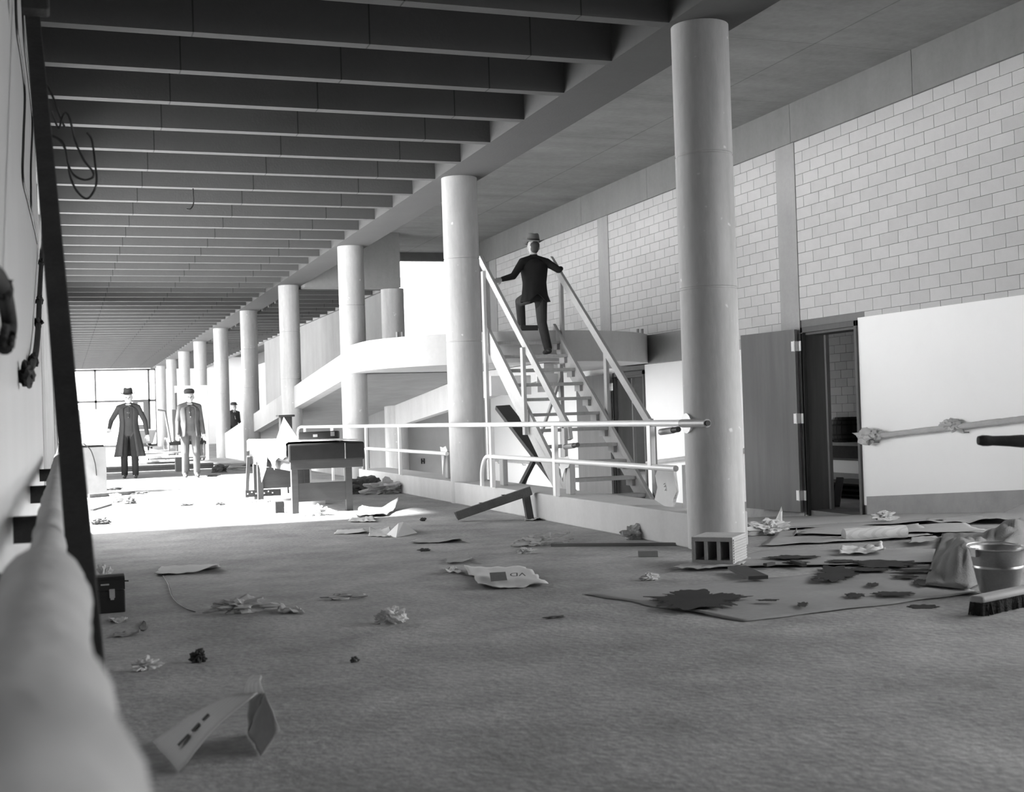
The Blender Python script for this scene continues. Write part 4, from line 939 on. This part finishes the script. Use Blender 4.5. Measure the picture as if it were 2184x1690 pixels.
# material slots: 0 jacket, 1 trousers, 2 skin, 3 shoe, 4 shirt
def person(label, J, f, mats, hat='fedora', hatmat='felt', coat=None, group=None):
    """J: world joints. f: facing direction. One continuous body, hat, coat and hair as children."""
    f = Vector(f).normalized(); up = Vector((0, 0, 1)); r = f.cross(up).normalized(); B = Body()
    root = thing('person', label, 'person', ((J['ankR'].x+J['ankL'].x)/2, (J['ankR'].y+J['ankL'].y)/2, min(J['ankR'].z, J['ankL'].z)-.075), group)
    hip, ch, nk, hd = J['pelvis'], J['chest'], J['neck'], J['head']
    R = lambda c, w, d_: (c, r*w, f*d_)
    B.rings([R(hip-up*.10, .10, .09), R(hip-up*.02, .165, .115), R(hip.lerp(ch, .35), .152, .105), R(hip.lerp(ch, .75), .168, .115), R(ch+up*.04, .178, .112), R(ch+up*.115, .15, .085), R(nk-up*.01, .07, .065)], 0)
    B.cap(nk-up*.03, nk+up*.05, .058, .054, 2)
    t = J.get('tilt', Vector((0, 0, 0)))
    B.cap(hd+f*.0-up*.01, hd+up*.035, .082, .086, 2); B.cap(hd-up*.07+f*.028, hd-up*.03+f*.02, .055, .068, 2); B.cap(hd-f*.025+up*.02, hd-f*.02+up*.04, .085, .085, 2)
    B.cap(hd+f*.086-up*.012, hd+f*.10-up*.028, .010, .014, 2); B.cap(hd+f*.072-up*.068-r*.014, hd+f*.072-up*.068+r*.014, .011, .011, 2)
    B.cap(hd+f*.075+up*.022-r*.03, hd+f*.075+up*.022+r*.03, .012, .012, 2)
    for s_ in (-1, 1): B.cap(hd+r*s_*.086+up*.015, hd+r*s_*.09-up*.025, .013, .010, 2)
    for sd, s_ in (('L', -1), ('R', 1)):
        sh, el, wr_ = J['sh'+sd], J['el'+sd], J['wr'+sd]; hp_, kn, an = J['hip'+sd], J['kn'+sd], J['ank'+sd]
        B.cap(ch+up*.06+r*s_*.06, sh, .085, .064, 0); B.cap(nk-up*.01+r*s_*.02, sh+up*.005, .055, .058, 0); B.cap(sh, el, .062, .050, 0); B.cap(el, wr_, .050, .039, 0)
        hdir = J.get('hand'+sd, (wr_-el).normalized()); side = hdir.cross(f); side = side.normalized() if side.length > .1 else r
        nrm = side.cross(hdir).normalized()
        B.cap(wr_, wr_+hdir*.03, .030, .030, 2)
        for k in (-1, -.33, .33, 1): B.cap(wr_+hdir*.02+side*.014*k, wr_+hdir*.085+side*.028*k, .017, .014, 2, 8)
        for k, ln in ((-1, .06), (-.33, .075), (.33, .07), (1, .055)):
            b0 = wr_+hdir*.088+side*.029*k; b1 = b0+hdir*ln*.55+nrm*.012; b2 = b1+hdir*ln*.35+nrm*.028
            B.cap(b0, b1, .0100, .0092, 2, 8); B.cap(b1, b2, .0092, .0082, 2, 8)
        th0 = wr_+hdir*.035-side*.024*s_; B.cap(th0, th0+hdir*.03-side*.03*s_+nrm*.01, .012, .0105, 2, 8); B.cap(th0+hdir*.03-side*.03*s_+nrm*.01, th0+hdir*.055-side*.034*s_+nrm*.02, .0105, .009, 2, 8)
        B.cap(hp_, kn, .098, .074, 1); B.cap(kn, an+up*.01, .073, .062, 1)
        ff = J.get('foot', f); B.cap(an-up*.035-ff*.05, an-up*.042+ff*.07, .042, .040, 3); B.cap(an-up*.042+ff*.07, an-up*.048+ff*.16, .042, .030, 3); B.cap(an-up*.03, an+up*.02, .045, .05, 3)
    body = B.finish([mats[0], mats[1], 'skin', 'shoe', 'shirt'], root)
    # hat
    hm = MB(); c = hd+up*.085; n = 28
    if hat == 'fedora': pr_ = [(.098, -.005, 1), (.165, .0, 1), (.176, .012, 1), (.165, .012, 1), (.102, .006, 1), (.098, .04, 1), (.092, .085, 1), (.075, .108, 1), (.04, .100, 1), (.001, .088, 1)]
    else: pr_ = [(.098, -.015, 1), (.106, .0, 1), (.112, .03, 1), (.100, .065, 1), (.06, .085, 1), (.001, .09, 1)]
    base = 0
    for rr, z, _ in pr_:
        for k in range(n):
            t_ = 2*math.pi*k/n; dv = r*math.cos(t_)*rr*.92+f*math.sin(t_)*rr*1.08; zz = z
            if hat == 'fedora' and .12 < rr: zz += .018*math.cos(2*t_)-.012*max(0, math.sin(t_))
            if hat == 'fedora' and z > .08: zz += .014*abs(math.cos(t_))
            hm.v.append(tuple(c+dv+up*zz))
    for i in range(len(pr_)-1):
        for k in range(n): hm.f.append((i*n+k, i*n+(k+1) % n, (i+1)*n+(k+1) % n, (i+1)*n+k))
    ho = hm.build('hat', hatmat, root, 50)
    if hat == 'fedora':
        bd = MB()
        for z, rr in ((.007, .1015), (.03, .1005)):
            for k in range(n): t_ = 2*math.pi*k/n; bd.v.append(tuple(c+r*math.cos(t_)*rr*.93+f*math.sin(t_)*rr*1.09+up*z))
        for k in range(n): bd.f.append((k, (k+1) % n, n+(k+1) % n, n+k))
        bd.build('hat_band', 'felt_dark', ho)
    else:
        vz = MB(); pts = [c+f*.10+r*(.08*math.cos(t_))+f*(.075*math.sin(t_))-up*.004*math.sin(t_)*3 for t_ in np.linspace(0, math.pi, 12)]
        vz.v = [tuple(p) for p in pts]+[tuple(p+up*.008) for p in pts]; k = 12; vz.f = [tuple(range(k)), tuple(reversed(range(k, 2*k)))]+[(i, (i+1) % k, k+(i+1) % k, k+i) for i in range(k)]
        vz.build('visor', hatmat, ho)
    hr = Body(); hr.cap(hd-f*.045+up*.02, hd-f*.05-up*.03, .078, .062, 0); hr.mb.build('hair', 'hair', root, 60)
    ey = MB()
    for s_ in (-1, 1): e = hd+f*.083+up*.005+r*s_*.031; ey.tube([e-r*.011, e+r*.011], .007, 8)
    ey.build('eyes', 'hair', root)
    if coat:
        cm = MB(); hem, wd_, open_, split = coat; n = 36; lv = [(nk-up*.015, .085, .085), (ch+up*.09, .195, .118), (ch+up*.02, .205, .138), (hip.lerp(ch, .5), .180, .130), (hip, .195, .140), (Vector((hip.x, hip.y, hem)), wd_, .16)]
        st_ = []
        for (c0, a0, b0), (c1, a1, b1) in zip(lv, lv[1:]):
            for i in range(4): k = i/4; st_.append((c0.lerp(c1, k), a0+(a1-a0)*k, b0+(b1-b0)*k))
        st_.append(lv[-1])
        for i, (c0, a0, b0) in enumerate(st_):
            low = max(0, (i/len(st_)-.6)/.4)
            for k in range(n+1):
                g_ = open_ if i > 2 else open_*.4
                t_ = math.pi/2+g_+(2*math.pi-2*g_)*k/n                    # opening at the front
                w = 1+.05*low*math.sin(k*1.7)+.02*math.sin(k*.9+i*.4)
                sp = abs(k-n/2)/n; cut = split*low*max(0, 1-sp*9)
                cm.v.append(tuple(c0+r*math.cos(t_)*a0*w+f*math.sin(t_)*b0*w+up*cut*.12))
        for i in range(len(st_)-1):
            for k in range(n): cm.f.append((i*(n+1)+k, i*(n+1)+k+1, (i+1)*(n+1)+k+1, (i+1)*(n+1)+k))
        o = cm.build('coat', mats[0], root, 70); s2 = o.modifiers.new('t', 'SOLIDIFY'); s2.thickness = .012
    if J.get('shirt'):
        sv = MB(); c0 = nk+f*.065-up*.0; a_ = [c0+r*.05, c0-r*.05, ch+f*.142-up*.10]; sv.v = [tuple(p) for p in a_]+[tuple(p-f*.03) for p in a_]; sv.f = [(0, 1, 2), (5, 4, 3), (0, 3, 4, 1), (1, 4, 5, 2), (2, 5, 3, 0)]
        so = sv.build('shirt_front', 'shirt', root)
        tm = MB(); tm.bar(nk+f*.080-up*.02, ch+f*.148-up*.08, .03, .01, tuple(f)); tm.build('tie', 'felt_dark', so)
    return root
V = Vector
def standing(x, y, h, phi, z=0, stride=.08, **kw):
    f = V((math.sin(phi), -math.cos(phi), 0)); r = f.cross(V((0, 0, 1))); s_ = h/1.72
    P = lambda a, b, c: V((x, y, z))+r*a*s_+f*b*s_+V((0, 0, c*s_))
    J = dict(pelvis=P(0, 0, .93), chest=P(0, .0, 1.28), neck=P(0, 0, 1.45), head=P(0, .03, 1.575), shL=P(-.175, 0, 1.385), shR=P(.175, 0, 1.385), elL=P(-.225, -.02, 1.11), elR=P(.225, -.02, 1.11), wrL=P(-.25, .08, .86), wrR=P(.25, .08, .86),
             hipL=P(-.095, 0, .90), hipR=P(.095, 0, .90), knL=P(-.10, .03+stride, .49), knR=P(.10, .02, .49), ankL=P(-.105, stride, .085), ankR=P(.105, -stride, .085), shirt=True)
    for k, v in kw.items(): J[k] = P(*v)
    return J, f
# man on the stair, seen from behind, climbing
J = dict(pelvis=V((6.50, 17.14, 2.76)), chest=V((6.51, 17.17, 3.13)), neck=V((6.515, 17.18, 3.31)), head=V((6.525, 17.20, 3.46)),
         shL=V((6.33, 17.15, 3.24)), shR=V((6.70, 17.15, 3.24)), elL=V((6.165, 17.10, 3.03)), elR=V((6.845, 17.05, 3.12)), wrL=V((6.00, 17.10, 2.985)), wrR=V((6.925, 17.16, 3.15)), handR=V((0, .85, -.5)).normalized(),
         hipL=V((6.415, 17.15, 2.73)), hipR=V((6.585, 17.13, 2.73)), knL=V((6.40, 17.50, 2.70)), knR=V((6.62, 17.20, 2.36)), ankL=V((6.40, 17.46, 2.345)), ankR=V((6.63, 17.02, 1.975)))
person('man in a dark coat and hat climbing the wooden stair, seen from behind', J, (0.05, 1, 0), ('suit_dark', 'suit_mid'), 'fedora', 'felt', (2.66, .22, .35, 1.))
m1 = F(278, 1021); J, f = standing(m1.x, m1.y, 1.76, -.1, stride=.05, elR=(.33, -.05, 1.14), wrR=(.36, .12, .98), elL=(-.30, -.02, 1.12), wrL=(-.34, .02, .86))
person('man in a long dark open coat and hat standing in the hall', J, f, ('suit_mid', 'suit_dark'), 'fedora', 'felt_dark', (.44, .30, .5, 0))
m2 = F(408, 1019); J, f = standing(m2.x, m2.y, 1.72, .05, stride=.06)
person('man in a grey jacket and dark cap standing in the hall', J, f, ('suit_grey', 'suit_grey'), 'cap', 'felt_dark', (.80, .21, .5, 0))
J, f = standing(5.35, 42.6, 1.70, .4, stride=.05)
person('distant man half hidden behind the darker column', J, f, ('suit_mid', 'suit_dark'), 'cap', 'felt_dark')

# ------------------------------------------------------------------ far end of the hall
cb = thing('cabinet_panel', 'tall grey cabinet with an overhanging top left of the men', 'cabinet', (.45, 20.9, 0))
MB().box(.05, .63, 20.65, 21.3, 0, .74).build('body', 'crate_grey', cb, bevel=.006)
MB().box(.0, .72, 20.6, 21.4, .77, .81).build('top', 'crate_pale', cb, bevel=.004)
MB().box(.1, .6, 20.7, 21.3, .74, .77).build('gap_shade', 'timber_dark', cb)  # dark filler strip, shade below the overhanging top put into its colour
curve_tube('cord', [(.30, 20.6, .80), (.40, 20.58, .70), (.46, 20.6, .5), (.48, 20.62, .30)], .008, 'wire_black', cb)
for i, (z, a, b) in enumerate(((.81, .18, .56), (.97, .20, .55), (1.10, .19, .56), (1.2255, .22, .53))):
    o = MB().box(a, b, 20.85+.02*i, 21.15, z, z+(.155 if i == 0 else .125 if i < 3 else .10)).build('carton', 'crate_pale', bevel=.006); tag(o, ['lowest carton stacked on the grey cabinet', 'second carton from the bottom of the stack on the grey cabinet', 'third carton of the stack on the grey cabinet', 'topmost carton of the stack on the grey cabinet'][i], 'carton', 'cartons stacked on the cabinet')
pf = thing('low_platform', 'low dark timber platform on the floor behind the men', 'platform', (2, 31, 0))
MB().box(.8, 3.3, 30.2, 34.5, .0, .10).build('frame', 'timber_dark', pf)
for i in range(8): MB().box(.8, 3.3, 30.2+i*.54, 30.2+i*.54+.5, .10, .135).build('board', 'debris_dark', pf)
ct_ = thing('tool_cart', 'dark box cart with spoked wheels behind the men', 'cart', (2.75, 32.5, .135))
MB().box(2.55, 3.25, 32.2, 33.3, .62, 1.42).build('box', 'crate_grey', ct_, bevel=.02)
MB().box(2.45, 3.35, 32.1, 33.4, .54, .62).build('bed', 'timber_dark', ct_)
for x, y in ((2.45, 32.35), (3.30, 32.35), (2.45, 33.15), (3.30, 33.15)):
    wm = MB(); pts = [(x, y+.27*math.cos(t), .432+.27*math.sin(t)) for t in np.linspace(0, 2*math.pi, 25)]; wm.tube(pts, .025, 8)
    w_ = wm.build('wheel', 'pipe_grey', ct_, 50)
    for k in range(6): t = math.pi*k/6; MB().bar((x, y+.26*math.cos(t), .432+.26*math.sin(t)), (x, y-.26*math.cos(t), .432-.26*math.sin(t)), .012, .012).build('spoke', 'pipe_grey', w_)
MB().tube([(2.5, 32.15, .62), (2.42, 32.05, 1.1), (2.38, 32.05, 1.38), (2.2, 32.05, 1.42)], .03, 10).build('handle', 'pipe_grey', ct_, 50)
wbw = thing('wheelbarrow', 'wheelbarrow with a pale wheel behind the man in the long coat', 'wheelbarrow', (1.7, 33, .135))
wm = MB(); wm.tube([(1.75, 32.6+.25*math.cos(t), .412+.25*math.sin(t)) for t in np.linspace(0, 2*math.pi, 25)], .02, 8); wm.build('wheel', 'crate_pale', wbw, 50)
MB().prism([(1.45, .6), (2.1, .6), (2.2, .95), (1.35, .95)], 32.5, 33.4, 1).build('tray', 'crate_grey', wbw, bevel=.02)
for x in (1.5, 2.05): MB().bar((x, 32.3, .5), (x, 34.2, .62), .05, .05).build('shaft', 'timber_dark', wbw); MB().bar((x, 33.5, .58), (x, 33.5, .135), .04, .04, (0, 1, 0)).build('leg', 'timber_dark', wbw)
rnd = random.Random(12)
for i in range(7):
    x = 2.35+rnd.uniform(-.5, .55); y = 30.6+rnd.uniform(0, .9); a = rnd.uniform(-.5, .5); L_ = rnd.uniform(.9, 1.5)
    o = MB().bar((x-L_/2*math.cos(a), y-L_/2*math.sin(a), .16+.045*i), (x+L_/2*math.cos(a), y+L_/2*math.sin(a), .16+.045*i), .12, .04).build('plank', 'crate_pale' if i % 2 else 'prop_wood'); tag(o, 'loose plank in the pile on the low dark platform', 'plank', 'planks piled on the platform')
o = MB().box(2.35, 2.65, 29.0, 29.25, 0, .32).build('crate', 'crate_grey', bevel=.01); tag(o, 'small grey box on the floor behind the man in the grey jacket', 'box')
o = MB().box(3.05, 3.95, 37.2, 37.3, .0, 2.15).build('panel_board', 'plaster'); tag(o, 'large white panel standing behind the box cart', 'panel')
o = MB().box(3.02, 3.08, 36.9, 36.96, .0, 1.95).build('stake', 'frame_wood'); tag(o, 'thin dark upright in front of the large white panel', 'stake')
for i, (px, py, sz, m_, lb) in enumerate([((470), 1008, (.16, .10, .10), 'debris_dark', 'small dark heap of scrap in front of the darker column'), (455, 1017, (.12, .05, .03), 'debris_dark', 'flat dark scrap near the feet of the man in the grey jacket'), (500, 1003, (.3, .1, .05), 'debris_pale', 'pale scrap heap at the foot of the ramp parapet'),
        (245, 1072, (.09, .06, .07), 'debris_pale', 'small pale wedge on the sunlit floor at the left'), (278, 1075, (.08, .06, .05), 'debris_dark', 'small dark lump on the sunlit floor at the left'), (298, 1055, (.12, .05, .025), 'debris_dark', 'flat dark chips on the sunlit floor before the man in the long coat'), (240, 1046, (.15, .06, .03), 'debris_dark', 'dark shavings beside the grey cabinet'),
        (398, 1079, (.10, .03, .015), 'debris_dark', 'thin chip in the middle of the sunlit floor'), (470, 1078, (.06, .03, .02), 'debris_dark', 'tiny chip left of the workbench legs'), (620, 1075, (.25, .12, .02), 'debris_pale', 'scattered shavings between the workbench legs'), (570, 1072, (.25, .12, .02), 'debris_pale', 'scattered shavings at the far legs of the workbench'),
        (905, 1176, (.04, .02, .012), 'debris_dark', 'tiny dark chip below the narrow flat sheet'), (902, 1112, (.03, .02, .02), 'debris_dark', 'tiny dark lump left of the tilted straightedge'), (757, 1413, (.02, .015, .012), 'debris_dark', 'tiny crumb behind the newspaper tent on the right'), (740, 1278, (.12, .04, .02), 'kraft_pale', 'wisp of torn paper on the dark floor left of centre'),
        (1180, 1320, (.05, .01, .008), 'debris_dark', 'short splinter on the bare floor at centre'), (540, 995, (.3, .15, .04), 'debris_dark', 'dark scrap along the foot of the ramp parapet')]):
    wad('debris', lb, (px, py), sz, 40+i, m_, 3, .8, 'debris', 'scraps scattered over the hall floor')
A, B = F(262, 1056), F(240, 1060); o = MB().bar((A.x+.15, A.y, .03), (B.x-.35, B.y, .03), .10, .05).build('floor_board', 'debris_dark'); tag(o, 'dark board on the sunlit floor below the grey cabinet', 'board')
A, B = F(196, 1090), F(236, 1078); o = MB().bar((A.x, A.y, .012), (B.x, B.y, .012), .04, .02).build('thin_stick', 'debris_dark'); tag(o, 'thin stick on the floor beside the leaning board', 'stick')
